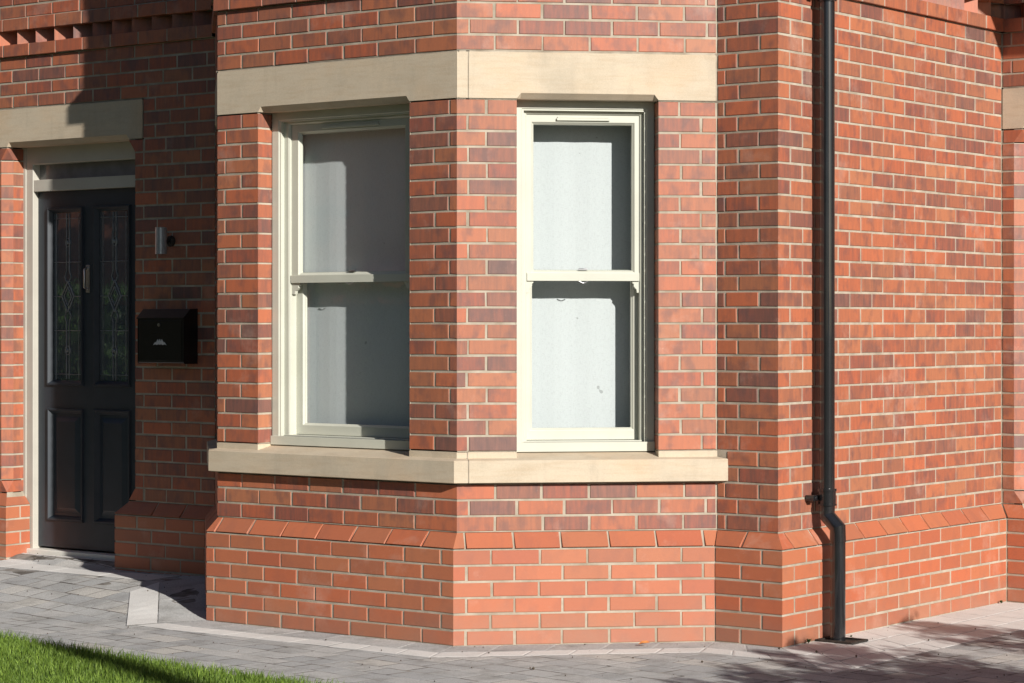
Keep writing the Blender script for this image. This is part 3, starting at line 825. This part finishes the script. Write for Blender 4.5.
    fbox(kn, F, c - .016, c + .016, lf - .010, lf, 1.68 + sill_z, 1.84 + sill_z)
    kn.tube([F.P(c, -(lf - .012), 1.825+sill_z), F.P(c, -(lf - .036), 1.81+sill_z), F.P(c, -(lf - .036), 1.71+sill_z), F.P(c, -(lf - .012), 1.70+sill_z)], .007, 10)
    kn.build('door_knocker', M['metal'], door, bevel=.002)
    for hz in (.45, 1.36, 2.1):
        hg = MB(); hg.tube([F.P(L1 - .002, -(lf - .008), hz - .05 + sill_z), F.P(L1 - .002, -(lf - .008), hz + .05 + sill_z)], .008, 10)
        hg.build('hinge', M['metal'], door)
front_door(FG, GD0, GD1, .018)
front_door(FE, ED0, ED1, -.15)

# canopy over the side door, gutter and roof
cn = MB()
cn.box(DX + .001, 4.25, DY - .80, DY - .002, 3.87, 3.99); cn.box(DX + .001, 4.3, DY - .84, DY - .001, 3.99, 4.03)
cn.build('porch_canopy', M['lead_roof'], house, bevel=.004)
rf = MB()
ez = KT * PITCH + .01
def roof(poly, ridge, ov=.3):
    pass
# main roof: hipped block behind the front walls, bay roof and fascia
def hip(x0, x1, y0, y1, z, h, ins):
    a = [(x0,y0,z),(x1,y0,z),(x1,y1,z),(x0,y1,z)]; r = [(x0+ins,(y0+y1)/2,z+h),(x1-ins,(y0+y1)/2,z+h)]
    rf.face([a[0],a[1],r[1],r[0]]); rf.face([a[1],a[2],r[1]]); rf.face([a[2],a[3],r[0],r[1]]); rf.face([a[3],a[0],r[0]])
    rf.face([(x0,y0,z),(x0,y1,z),(x1,y1,z),(x1,y0,z)])
hip(-6.8, 5.5, DY - .3, 9.8, ez + .06, 2.4, 3)
hip(-6.8, DX + .25, GY - .2, DY + 3, ez + .03, 1.6, 2)
hip(LA - .75, CX + .15, -.25, GY + 2, ez + .0, 1.0, .9)
rf.build('roof', M['slate'], house)

# ------------------------------------------------------------------ downpipe
py = 1.195; pr = .0365
X1, X2 = DX + .076, DX + .056 + .078
pipe = empty('drainpipe', (X2, py, 0))
tag(pipe, 'black plastic drainpipe running down the side brick wall with an offset bend above the plinth', 'drainpipe')
O = Vector((X2, py, 0))
def rel(pts): return [Vector(p) - O for p in pts]
mb = MB()
mb.tube(rel([(X1, py, .60), (X1, py, 5.3)]), pr, 28, caps=False)
mb.tube(rel([(X2, py, -.03), (X2, py, .528)]), pr, 28, caps=False)
mb.build('pipe', M['pipe'], pipe)
mb = MB()
mb.tube(rel([(X1, py, .66), (X1, py, .592), (X2, py, .536), (X2, py, .47)]), pr + .0022, 40, smooth=False)
mb.build('offset_bend', M['pipe'], pipe)
for zc in (.675, 3.06):
    mb = MB()
    mb.tube(rel([(X1, py, zc - .038), (X1, py, zc - .036), (X1, py, zc - .028), (X1, py, zc - .027), (X1, py, zc + .030), (X1, py, zc + .031), (X1, py, zc + .044), (X1, py, zc + .045)]), [pr, pr + .009, pr + .009, pr + .0055, pr + .0055, pr + .009, pr + .009, pr], 56, smooth=False)
    s = mb.build('socket_collar', M['pipe'], pipe)
    bk = MB()
    for sg in (-1, 1):
        y0, y1 = sorted((py + sg * (pr + .004), py + sg * (pr + .042)))
        bk.box(DX + .004 - O.x, DX + .050 - O.x, y0 - O.y, y1 - O.y, zc - .014, zc + .014)
        q = (DX + .05 - O.x, (y0 + y1) / 2 - O.y + sg*.006, zc)
        bk.tube([q, (q[0] + .007, q[1], q[2])], .008, 8)
    bk.box(DX + .003 - O.x, DX + .030 - O.x, py - .05 - O.y, py + .05 - O.y, zc - .014, zc + .014)
    bk.build('wall_bracket', M['pipe'], pipe, bevel=.003)
# gully
gu = empty('drain_gully', (X2 + .02, py, 0))
tag(gu, 'dark square drain gully in the paving at the foot of the black drainpipe', 'drain')
mb = MB()
hx, hy = .10, .08
mb.box(-hx, hx, -hy, -hy + .02, -.02, .012); mb.box(-hx, hx, hy - .02, hy, -.02, .012)
mb.box(-hx, -hx + .02, -hy + .02, hy - .02, -.02, .012); mb.box(hx - .02, hx, -hy + .02, hy - .02, -.02, .012)
mb.build('rim', M['iron'], gu, bevel=.003)
mb = MB(); mb.box(-hx + .021, hx - .021, -hy + .021, hy - .021, -.03, .004)
mb.build('grating', M['iron'], gu)

# ------------------------------------------------------------------ letter box and wall light
lx0, lx1 = -2.702, -2.345
lz0, lz1 = 1.283, 1.578
box = empty('letter_box', ((lx0+lx1)/2, GY, lz0))
tag(box, 'black metal letter box with a silver emblem on the shaded wall beside the front door', 'letter box')
B0 = Vector(box.location)
w2 = (lx1 - lx0) / 2
mb = MB()
prof = [(-.002, 0), (-.100, 0), (-.104, .006), (-.104, lz1 - lz0 - .042), (-.060, lz1 - lz0 - .006), (-.002, lz1 - lz0 - .004)]
L_ = [(-w2, y, z) for y, z in prof]; R_ = [(w2, y, z) for y, z in prof]
mb.face(L_); mb.face(R_[::-1])
for i in range(len(prof)):
    j = (i + 1) % len(prof); mb.face([L_[i], L_[j], R_[j], R_[i]])
mb.build('box_body', M['blackbox'], box, bevel=.003)
mb = MB()
h = lz1 - lz0
vs = []
for x in (-w2 - .004, w2 + .004):
    for y, z in ((-.112, h - .052), (-.112, h - .046), (-.060, h + .002), (-.003, h + .003), (-.003, h - .001), (-.060, h - .002)):
        vs.append((x, y, z))
mb.mesh(vs, [(0,1,2,3,4,5), (11,10,9,8,7,6)] + [(i, (i+1) % 6, (i+1) % 6 + 6, i + 6) for i in range(6)])
mb.build('lid', M['blackbox'], box)
mb = MB(); mb.box(-w2 + .016, w2 - .016, -.1065, -.103, .012, h - .060); mb.build('front_flap', M['blackbox'], box, bevel=.0015)
mb = MB(); mb.tube([(-.012, -.106, h - .085), (-.012, -.111, h - .085)], .009, 14); mb.build('lock', M['metal'], box)
mb = MB(); mb.box(-.075, .055, -.1078, -.1062, h - .135, h - .132); mb.build('name_slot', M['iron'], box)
mb = MB()   # winged emblem: two peaks with spread feathers
em = [(-.052, -.012), (-.036, .006), (-.030, .003), (-.016, .022), (-.007, .010), (0, .024), (.007, .010), (.016, .022), (.030, .003), (.036, .006), (.052, -.012), (.034, -.006), (.022, -.012), (.010, -.004), (0, -.011), (-.010, -.004), (-.022, -.012), (-.034, -.006)]
cz = h - .185
a = [(x - .005, -.1078, cz + z) for x, z in em]; b = [(x - .005, -.1064, cz + z) for x, z in em]
mb.face(a); mb.face(b[::-1])
for i in range(len(em)): j = (i + 1) % len(em); mb.face([a[i], b[i], b[j], a[j]])
mb.build('emblem', M['silver'], box)

li = empty('wall_light', (-2.545, GY, 1.955))
tag(li, 'small slim metal up and down light fixed to the shaded wall above the letter box', 'wall light')
mb = MB(); mb.tube([(0, -.081, -.073), (0, -.081, .073)], .032, 32); mb.build('lamp_body', M['steel'], li)
mb = MB(); mb.tube([(0, -.001, 0), (0, -.016, 0), (0, -.024, 0)], [.030, .030, .020], 20); mb.tube([(0, -.02, 0), (0, -.055, 0)], .011, 12); mb.build('mounting_plate', M['iron'], li)
for q in (-.0745, .0735):
    mb = MB(); mb.tube([(0, -.081, q), (0, -.081, q + .001)], .026, 24); mb.build('lens', M['glass'], li)

# ------------------------------------------------------------------ ground
def sst(a, b, x):
    t = max(0, min(1, (x - a) / (b - a))); return t * t * (3 - 2 * t)
def gh(x, y):
    wx = sst(-1.50, -2.05, x)
    return wx * (.112 * sst(-.55, .50, y) + .04 * sst(.56, .72, y))
g = MB()
S = 350
g.face([(-S, -S, -.06), (S, -S, -.06), (S, S, -.06), (-S, S, -.06)])
tag(g.build('ground', M['ground']), kind='structure')
# bedding sheet following the ramp
bd = MB()
nx, ny = 380, 280
X0, X1g, Y0, Y1 = -7.0, 6.5, -3.9, 3.4
def gp(i, j, d): 
    x = X0 + (X1g - X0) * i / nx; y = Y0 + (Y1 - Y0) * j / ny
    return (x, y, gh(x, y) + d)
vs = [gp(i, j, -.0007) for j in range(ny + 1) for i in range(nx + 1)]
fs = [(j*(nx+1)+i, j*(nx+1)+i+1, (j+1)*(nx+1)+i+1, (j+1)*(nx+1)+i) for j in range(ny) for i in range(nx)]
bd.mesh(vs, fs, smooth=True)
tag(bd.build('path_bedding', M['sand']), kind='structure')

def block(mb, p, c, top, bev=.006, drop=.0016, hf=gh, tilt=True):
    """paving block from a plan quad p, rounded arris"""
    cx = sum(q[0] for q in p) / 4; cy = sum(q[1] for q in p) / 4
    dz = top + (rnd.uniform(-.0003, .0008) if tilt else 0)
    tx, ty = (rnd.uniform(-.0025, .0025), rnd.uniform(-.0025, .0025)) if tilt else (0, 0)
    def Z(x, y, e): return hf(x, y) + dz + (x-cx)*tx + (y-cy)*ty - e
    def inset(k):
        o = []
        for (x, y) in p:
            d = math.hypot(x - cx, y - cy); f = 1 - k * 1.4 / d
            o.append((cx + (x-cx)*f, cy + (y-cy)*f))
        return o
    r0 = [(x, y, Z(x, y, drop)) for x, y in p]
    r2 = [(x, y, Z(x, y, drop*.35)) for x, y in inset(bev*.5)]
    r3 = [(x, y, Z(x, y, 0)) for x, y in inset(bev)]
    for A, B in ((r0, r2), (r2, r3)):
        for k in range(4):
            l = (k + 1) % 4; mb.face([A[k], A[l], B[l], B[k]], c=c)
    mb.face(r3, c=c)

ang = R(-7); ca, sa = math.cos(ang), math.sin(ang)
def rot(u, v): return (u*ca - v*sa, u*sa + v*ca)
def inside_house(x, y):
    if y > GY + .10 and x < -1.6: return True
    if -2.3 < x < LA + .05 and y > .1 + (LA - x): return True
    if LA <= x <= 0 and y > .06: return True
    if 0 < x < CX and y > x + .08: return True
    if CX <= x < DX and y > CY + .05: return True
    if x < DX and y > CY: return True
    return y > DY + .2
def lawn_edge(x): return -1.285 - (x + .8) * .118 + .02 * math.sin(x * 2.1)
st = MB()
v = -5.2
rowi = 0
while v < 5.0:
    h_ = rnd.choice((.125, .14, .15)); u = -8.0 + rnd.uniform(0, .2)
    while u < 7.2:
        ln = rnd.choice((.13, .15, .18, .20, .24))
        gap = .0016
        q = [rot(u + gap, v + gap), rot(u + ln - gap, v + gap), rot(u + ln - gap, v + h_ - gap), rot(u + gap, v + h_ - gap)]
        q = [(x + rnd.uniform(-.004, .004), y + rnd.uniform(-.004, .004)) for x, y in q]
        cx = sum(a[0] for a in q)/4; cy = sum(a[1] for a in q)/4
        u += ln
        if not (X0 + .2 < cx < X1g - .2 and Y0 + .2 < cy < Y1): continue
        if cy < lawn_edge(cx) - .12 or inside_house(cx, cy): continue
        block(st, q, (rnd.random(), rnd.random(), 0), 0, .010, .0015)
    v += h_
    rowi += 1
tag(st.build('pavement', M['sett']), kind='structure')

# pale edging course and the strip between it and the wall
def offset_pts(o):
    """corner points of the wall line offset outward by o: G-corner, K/A, A/B, B/C, C/D, D/E"""
    def cor(p, na, nb):
        na = Vector(na); nb = Vector(nb); b = (na + nb); b = b / (1 + na.dot(nb)); return (p[0] + b.x*o, p[1] + b.y*o)
    nG = (0, -1); nK = (-.7071, -.7071); nA = (0, -1); nB = (.7071, -.7071); nC = (0, -1); nD = (1, 0)
    return [cor((-2.212, GY), nG, nK), cor((LA, 0), nK, nA), cor((0, 0), nA, nB), cor((CX, CY), nB, nC), cor((DX, CY), nC, nD), (DX + o, DY - .06)]
def strip(mb, o0, o1, ln, top, bev, crange, segs, gap=.003, tilt=True):
    A, B = offset_pts(o0), offset_pts(o1)
    for i in segs:
        a0, a1, b0, b1 = map(Vector, (A[i], A[i+1], B[i], B[i+1]))
        if i == 0 and o1 > .44: a0 = a1.lerp(a0, 1.0); b0 = b1.lerp(b0, .86)
        n = max(1, round(((a0-a1).length + (b0-b1).length) / 2 / ln))
        ts = [0]
        for k in range(1, n): ts.append((k + rnd.uniform(-.12, .12)) / n)
        ts.append(1)
        for k in range(n):
            g0 = gap / max(.1, (b1-b0).length)
            p = [b0.lerp(b1, ts[k] + g0), b0.lerp(b1, ts[k+1] - g0), a0.lerp(a1, ts[k+1] - g0), a0.lerp(a1, ts[k] + g0)]
            block(mb, [(q.x, q.y) for q in p], (rnd.uniform(*crange), rnd.random(), 0), top, bev, tilt=tilt, drop=.0016 if tilt else .0004)
ed = MB()
strip(ed, .262, .405, .205, .0022, .008, (0, 1), (1, 2))
strip(ed, .262, .405, .205, .0022, .008, (0, .8), (3,))
strip(ed, .30, .45, .10, .0048, .0004, (.70, .74), (0,), -.0003, False)
tag(ed.build('path_edging', M['edging']), kind='structure')
ins = MB()
strip(ins, .040, .256, .23, .0016, .006, (.2, .8), (1, 2, 3))
strip(ins, .040, .296, .12, .0036, .002, (.3, .7), (0,), .001, False)
tag(ins.build('path_border', M['sett']), kind='structure')
ins = MB()
strip(ins, .040, .256, .20, .0016, .006, (0, .9), (4,))
strip(ins, .262, .47, .20, .0016, .006, (0, .9), (4,))
strip(ins, .476, .64, .20, .0016, .006, (0, .6), (4,))
tag(ins.build('path_border', M['edging']), kind='structure')
# slabs at the door step
ds = MB()
for i in range(5):
    x0 = -4.45 + i * .40
    if x0 > -2.75: continue
    block(ds, [(x0, .40), (x0 + .397, .40), (x0 + .397, .590), (x0, .590)], (rnd.random(), 0, 0), .0024, .004, tilt=False)
for i in range(3):
    x0 = -3.87 + i * .31
    block(ds, [(x0, .592), (x0 + .304, .592), (x0 + .304, .74), (x0, .74)], (rnd.random(), 0, 0), .0024, .004, tilt=False)
tag(ds.build('path_slabs', M['edging']), kind='structure')
# grit and soil crumbs in the joints and by the wall
gm = MB()
for i in range(330):
    x = rnd.uniform(-3.9, 2.6); y = rnd.uniform(-1.3, 2.9)
    if inside_house(x, y - .07) or y < lawn_edge(x): continue
    r = rnd.uniform(.0015, .0045) * (1 if rnd.random() < .93 else 1.8)
    z = gh(x, y) + .0045 + r * .4
    c = (rnd.random(), 0, 0)
    vs = [(x + r*rnd.uniform(.6,1.3)*math.cos(t*math.pi/2+.3), y + r*rnd.uniform(.6,1.3)*math.sin(t*math.pi/2+.3), z) for t in range(4)] + [(x, y, z + r), (x, y, z - r)]
    gm.mesh(vs, [(0,1,4),(1,2,4),(2,3,4),(3,0,4),(1,0,5),(2,1,5),(3,2,5),(0,3,5)], c)
tag(gm.build('grit', M['bark']), 'small dark crumbs of grit and soil scattered over the grey paving', 'grit', kind='stuff')

# a fallen orange leaf by the bay, small weeds at the wall foot
lf = MB()
q = [(0, 0, .004), (.016, .008, .010), (.034, .010, .008), (.046, .004, .003), (.034, -.008, .009), (.016, -.010, .012)]
lf.mesh([(a, b, c) for a, b, c in q] + [(.022, 0, .004)], [(0,1,6),(1,2,6),(2,3,6),(3,4,6),(4,5,6),(5,0,6)])
M['dryleaf'] = plain('dry_leaf', (.45, .15, .04), (.55, .22, .07), 60, .7, .2)
o = lf.build('fallen_leaf', M['dryleaf']); o.location = (.705, .465, .006); o.scale = (1.25, 1.25, 1.6); o.rotation_euler = (R(25), R(-8), R(30))
tag(o, 'small fallen orange leaf on the paving at the foot of the bay', 'leaf')
def weed(x, y, h_, n, label):
    mb = MB()
    for i in range(n):
        a = rnd.uniform(0, 6.28); d = rnd.uniform(.2, 1) * h_ * .8; w = h_ * .16
        px_, py_ = -math.sin(a) * w, math.cos(a) * w
        t = (math.cos(a)*d, math.sin(a)*d, h_ * rnd.uniform(.4, 1)); m_ = (t[0]*.5, t[1]*.5, t[2]*.65)
        c = (rnd.random(), 0, 0)
        mb.mesh([(0, 0, 0), (m_[0]+px_, m_[1]+py_, m_[2]), t, (m_[0]-px_, m_[1]-py_, m_[2])], [(0,1,2,3)], c)
    o = mb.build('weed', M['leaf']); o.location = (x, y, .004)
    tag(o, label, 'weed', 'weeds at the foot of the brick walls')
weed(1.29, 1.02, .025, 16, 'small green weed at the wall foot just left of the drainpipe')
weed(DX + .075, 3.05, .02, 22, 'low weed in the far right corner where the two brick walls meet')
weed(DX + .13, 1.33, .016, 12, 'tiny weed just right of the foot of the drainpipe')

# ------------------------------------------------------------------ lawn
lw = MB()
n = 60
xs = [-7 + 12.5 * i / n for i in range(n + 1)]
for i in range(n):
    a, b = xs[i], xs[i+1]
    lw.face([(a, -6.0, .004), (b, -6.0, .004), (b, lawn_edge(b), .004), (a, lawn_edge(a), .004)])
    lw.face([(a, lawn_edge(a), .004), (b, lawn_edge(b), .004), (b, lawn_edge(b), -.05), (a, lawn_edge(a), -.05)])
tag(lw.build('lawn', M['soil']), kind='structure')
gb = MB()
def blade(x, y, hs, w):
    a = rnd.uniform(0, 6.28); lean = rnd.uniform(.1, .75) * hs
    dx, dy = math.cos(a), math.sin(a); b_ = rnd.uniform(0, 6.28)
    wx, wy = math.cos(b_) * w, math.sin(b_) * w
    c = (min(1, max(0, rnd.gauss(.45, .28))), 0, 0)
    m_ = (x + dx*lean*.35, y + dy*lean*.35, hs*.62)
    t = (x + dx*lean, y + dy*lean, hs)
    gb.mesh([(x-wx, y-wy, 0), (x+wx, y+wy, 0), (m_[0]+wx*.8, m_[1]+wy*.8, m_[2]), (m_[0]-wx*.8, m_[1]-wy*.8, m_[2]), t], [(0,1,2,3), (3,2,4)], c)
for i in range(78000):
    x = rnd.uniform(-3.6, 1.9); y = -1.08 - abs(rnd.random()) * 1.75
    e = lawn_edge(x)
    if y > e + rnd.uniform(-.01, .03): continue
    if x < -1.9 and y < -2.4: continue
    nz = mnoise.noise(Vector((x*3, y*3, 0)))
    blade(x, y, rnd.uniform(.022, .046) * (1 + .25*nz), rnd.uniform(.0012, .0024))
for i in range(2200):
    x = rnd.uniform(-3.6, 1.9)
    blade(x, lawn_edge(x) + rnd.uniform(-.02, .03), rnd.uniform(.02, .058), rnd.uniform(.001, .002))
tag(gb.build('grass', M['grass']), 'short bright green lawn grass along the edge of the grey paving', 'grass', kind='stuff')

# ------------------------------------------------------------------ planting and things outside the frame that cast the shade
def shrub(name, loc, prof, nleaf, lsz, label, trunk=.03, spikes=0, cat='shrub', seed=1):
    r = random.Random(seed)
    root = empty(name, loc); tag(root, label, cat)
    H = prof[-1][0]
    tk = MB(); pts = [(0, 0, -.05)] + [(r.uniform(-.03, .03)*k, r.uniform(-.03, .03)*k, H * .9 * k / 5) for k in range(1, 6)]
    tk.tube(pts, [trunk * (1 - .16*k) for k in range(6)], 8)
    for i in range(14):
        z = r.uniform(.25, .8) * H; a = r.uniform(0, 6.28); rr = rad(prof, z) * .85
        tk.tube([(0, 0, z - .12*H), (math.cos(a)*rr*.5, math.sin(a)*rr*.5, z), (math.cos(a)*rr, math.sin(a)*rr, z + .1*H)], [trunk*.4, trunk*.25, trunk*.1], 5)
    tk.build('trunk', M['bark'], root)
    lv = MB()
    cl = []
    for i in range(130):
        z = r.uniform(prof[0][0], H); a = r.uniform(0, 6.28); q = rad(prof, z) * math.sqrt(r.uniform(.05, 1.1))
        cl.append((math.cos(a)*q, math.sin(a)*q, z, r.uniform(.10, .22) * max(.5, H*.45)))
    for i in range(nleaf):
        c = r.choice(cl)
        d = Vector((r.gauss(0, 1), r.gauss(0, 1), r.gauss(0, 1))).normalized() * c[3] * r.random()**.5
        p = Vector((c[0], c[1], c[2])) + d
        u = Vector((r.gauss(0, 1), r.gauss(0, 1), r.gauss(0, .6))).normalized(); w = u.cross(Vector((r.random(), r.random(), r.random()))).normalized()
        s = lsz * r.uniform(.6, 1.3)
        lv.mesh([p - u*s, p + w*s*.42, p + u*s, p - w*s*.42], [(0,1,2,3)], (r.random(), 0, 0))
    lv.build('crown', M['leaf'], root)
    return root
def rad(prof, z):
    for (z0, r0), (z1, r1) in zip(prof, prof[1:]):
        if z0 <= z <= z1: return r0 + (r1 - r0) * (z - z0) / (z1 - z0)
    return prof[-1][1]
SUNX, SUNY, TEL = .9323, -.3616, .42
def caster(tx, ty, H): t = H / TEL; return (tx + SUNX * t, ty + SUNY * t, 0)
shrub('shrub', caster(1.62, .70, 1.65), [(.1, .4), (.6, .5), (1.3, .52), (1.65, .42)], 20000, .030, 'leafy shrub in the bed beside the path, its shade falling on the paving', seed=3)
shrub('shrub', caster(1.85, -.10, 1.65), [(.1, .5), (.6, .6), (1.3, .56), (1.65, .40)], 20000, .030, 'bushy shrub nearest the lawn, out of the picture on the right', seed=4)
shrub('shrub', caster(1.50, 2.00, 1.6), [(.2, .25), (.7, .40), (1.3, .34), (1.6, .2)], 6500, .030, 'upright shrub farthest along the path, out of the picture on the right', seed=5)

# unseen slim post added to cast the shadow across the lawn
lp = empty('shadow_post', caster(-1.62, -1.13, 6.0)); tag(lp, 'slim dark post added out of view on the right to cast the shadow on the lawn', 'lamp post')
mb = MB(); mb.tube([(0,0,0), (0,0,4.6), (0,0,5.4), (0,0,5.9), (0,0,6.0)], [.12, .10, .095, .085, .05], 16); mb.build('post', M['pipe'], lp)
mb = MB(); mb.tube([(0,0,0), (0,0,.05), (0,0,.06)], [.14, .14, .08], 16); mb.build('base_plate', M['iron'], lp)

# houses across the green, seen mirrored in the door glass
def plain_house(x, y, ang_, w, d, h_, label):
    root = empty('neighbouring_house', (x, y, -.05)); root.rotation_euler.z = ang_; tag(root, label, 'house')
    mb = MB()
    mb.box(-w/2, w/2, -d/2, d/2, 0, h_, (.35, .5, 0)); mb.build('wall', M['brick'], root)
    mb = MB(); o_ = .35
    a = [(-w/2-o_, -d/2-o_, h_), (w/2+o_, -d/2-o_, h_), (w/2+o_, d/2+o_, h_), (-w/2-o_, d/2+o_, h_)]; r0, r1 = (-w/2-o_, 0, h_+d*.45), (w/2+o_, 0, h_+d*.45)
    mb.face([a[0], a[1], r1, r0]); mb.face([a[2], a[3], r0, r1]); mb.face([a[0], a[3], a[2], a[1]]); mb.build('roof', M['slate'], root)
    mb = MB(); mb.face([(-w/2, -d/2, h_+.01), (-w/2, d/2, h_+.01), (-w/2, 0, h_+d*.45-.2)], c=(.35,.5,0)); mb.face([(w/2, -d/2, h_+.01), (w/2, d/2, h_+.01), (w/2, 0, h_+d*.45-.2)], c=(.35,.5,0)); mb.build('gable', M['brick'], root)
    for sx in (-.27, .27):
        for zz in (1.0, 3.7):
            for sy in (-1, 1):
                mb = MB(); yy = sy * d / 2
                mb.box(sx*w-.6, sx*w+.6, min(yy, yy+sy*.03), max(yy, yy+sy*.03), zz, zz+1.3); f = mb.build('window', M['white'], root)
                mb = MB(); mb.box(sx*w-.5, sx*w+.5, min(yy+sy*.031, yy+sy*.035), max(yy+sy*.031, yy+sy*.035), zz+.1, zz+1.2); mb.build('pane', M['blackbox'], f)
                mb = MB(); mb.box(sx*w-.7, sx*w+.7, min(yy, yy+sy*.05), max(yy, yy+sy*.05), zz+1.32, zz+1.55); mb.build('lintel', M['stone'], root)
plain_house(-19, -16.5, R(40), 9, 7, 5.2, 'red brick house across the green, mirrored in the front door glass')
plain_house(-4, -24, R(8), 10, 7, 5.2, 'brick house facing the lawn behind the photographer')
plain_house(-29, -3, R(80), 9, 7, 5.2, 'brick house at the far left end of the green')
plain_house(18, 9, R(10), 9, 7, 5.2, 'brick house beyond the side path on the right')

def hedge(x0, y0, x1, y1, H, n, seed, label):
    r = random.Random(seed); ln = math.hypot(x1-x0, y1-y0)
    root = empty('hedge', (x0, y0, -.05)); root.rotation_euler.z = math.atan2(y1-y0, x1-x0); tag(root, label, 'hedge')
    mb = MB(); mb.box(.1, ln-.1, -.28, .28, 0, H*.93, (.1, 0, 0)); mb.build('hedge_core', M['leaf'], root)
    lv = MB()
    for i in range(n):
        if r.random() < .25: p = Vector((r.uniform(0, ln), r.uniform(-.4, .4), H + r.gauss(0, .05)))
        else: p = Vector((r.uniform(0, ln), r.choice((-1, 1)) * r.uniform(.28, .42), r.uniform(.05, H)))
        u = Vector((r.gauss(0, 1), r.gauss(0, 1), r.gauss(0, .8))).normalized(); w = u.cross(Vector((r.random(), r.random(), r.random()))).normalized(); q = r.uniform(.04, .08)
        lv.mesh([p-u*q, p+w*q*.5, p+u*q, p-w*q*.5], [(0,1,2,3)], (r.random(), 0, 0))
    lv.build('hedge_leaves', M['leaf'], root)
hedge(-16, -5.5, -7.5, -13.5, 1.9, 9000, 21, 'clipped green hedge along the far side of the lawn')
hedge(-7, -14, 3, -15.5, 1.9, 7000, 22, 'clipped green hedge behind the photographer')
hedge(13.5, -13, 15.5, -8.2, 5.2, 12000, 23, 'green hedge far to the right of the path, made very tall to darken the window reflections')  # unseen hedge raised so the bay glass mirrors only dark foliage
def tree(x, y, H, cr, nl, seed, label):
    shrub('tree', (x, y, -.05), [(H*.3, cr*.5), (H*.55, cr), (H*.8, cr*.75), (H, cr*.15)], nl, .16, label, trunk=.16, cat='tree', seed=seed)
tree(6, -21, 7, 2.4, 5000, 12, 'round green tree behind the photographer')
tree(-20, -10, 8, 2.6, 5000, 13, 'tall green tree at the left end of the green')
for i, (tx, ty, th, tr, tl) in enumerate(((-8.5, -14.5, 9, 2.8, 'leftmost of the big trees added behind the hedge to block sky light'), (-3.5, -16.5, 8.5, 2.8, 'middle tree of the row added behind the photographer to block sky light'), (1.5, -17.5, 9, 2.8, 'tree behind the photographer near the tall hedge, added to block sky light'))):
    tree(tx, ty, th, tr, 8000, 31 + i, tl)  # unseen tree row added to keep sky light off the shaded wall
tree(-9.5, 13, 8, 2.5, 4000, 14, 'green tree behind the house on the left')

# ------------------------------------------------------------------ camera, light, render
camd = bpy.data.cameras.new('camera'); cam = bpy.data.objects.new('camera', camd); col.objects.link(cam); scene.camera = cam
F_PX, YH = 2415.85, 324.15
camd.sensor_fit = 'HORIZONTAL'; camd.sensor_width = 36.0; camd.lens = F_PX / 1024 * 36.0
camd.shift_y = -(341.5 - YH) / 1024 * 1.0
cam.location = (7.0311, -8.8078, 1.4967)
cam.rotation_euler = (R(90), 0, R(37.2924))
camd.clip_end = 1200; camd.clip_start = .1

SA = math.atan2(SUNX, SUNY)        # from +Y, clockwise
EL = math.atan(TEL)
sd = bpy.data.lights.new('sun', 'SUN'); sd.energy = 5.0; sd.angle = R(.53); sd.color = (1.0, .95, .88)
sun = bpy.data.objects.new('sun', sd); col.objects.link(sun)
dirv = Vector((SUNX * math.cos(EL), SUNY * math.cos(EL), math.sin(EL)))
sun.rotation_euler = dirv.to_track_quat('Z', 'Y').to_euler()
sun.location = dirv * 30
wd = bpy.data.worlds.new('World'); scene.world = wd; wd.use_nodes = True
nt = wd.node_tree; nt.nodes.clear()
sky = nt.nodes.new('ShaderNodeTexSky'); sky.sky_type = 'NISHITA'; sky.sun_disc = False
sky.sun_elevation = EL; sky.sun_rotation = SA; sky.air_density = .8; sky.dust_density = .4; sky.ozone_density = 1.0
bg = nt.nodes.new('ShaderNodeBackground'); bg.inputs[1].default_value = .05
wo = nt.nodes.new('ShaderNodeOutputWorld')
nt.links.new(sky.outputs[0], bg.inputs[0]); nt.links.new(bg.outputs[0], wo.inputs[0])
scene.view_settings.view_transform = 'Standard'; scene.view_settings.look = 'None'
scene.view_settings.exposure = .30; scene.view_settings.gamma = 1
scene.render.engine = 'CYCLES'
scene.cycles.max_bounces = 8; scene.cycles.transparent_max_bounces = 12
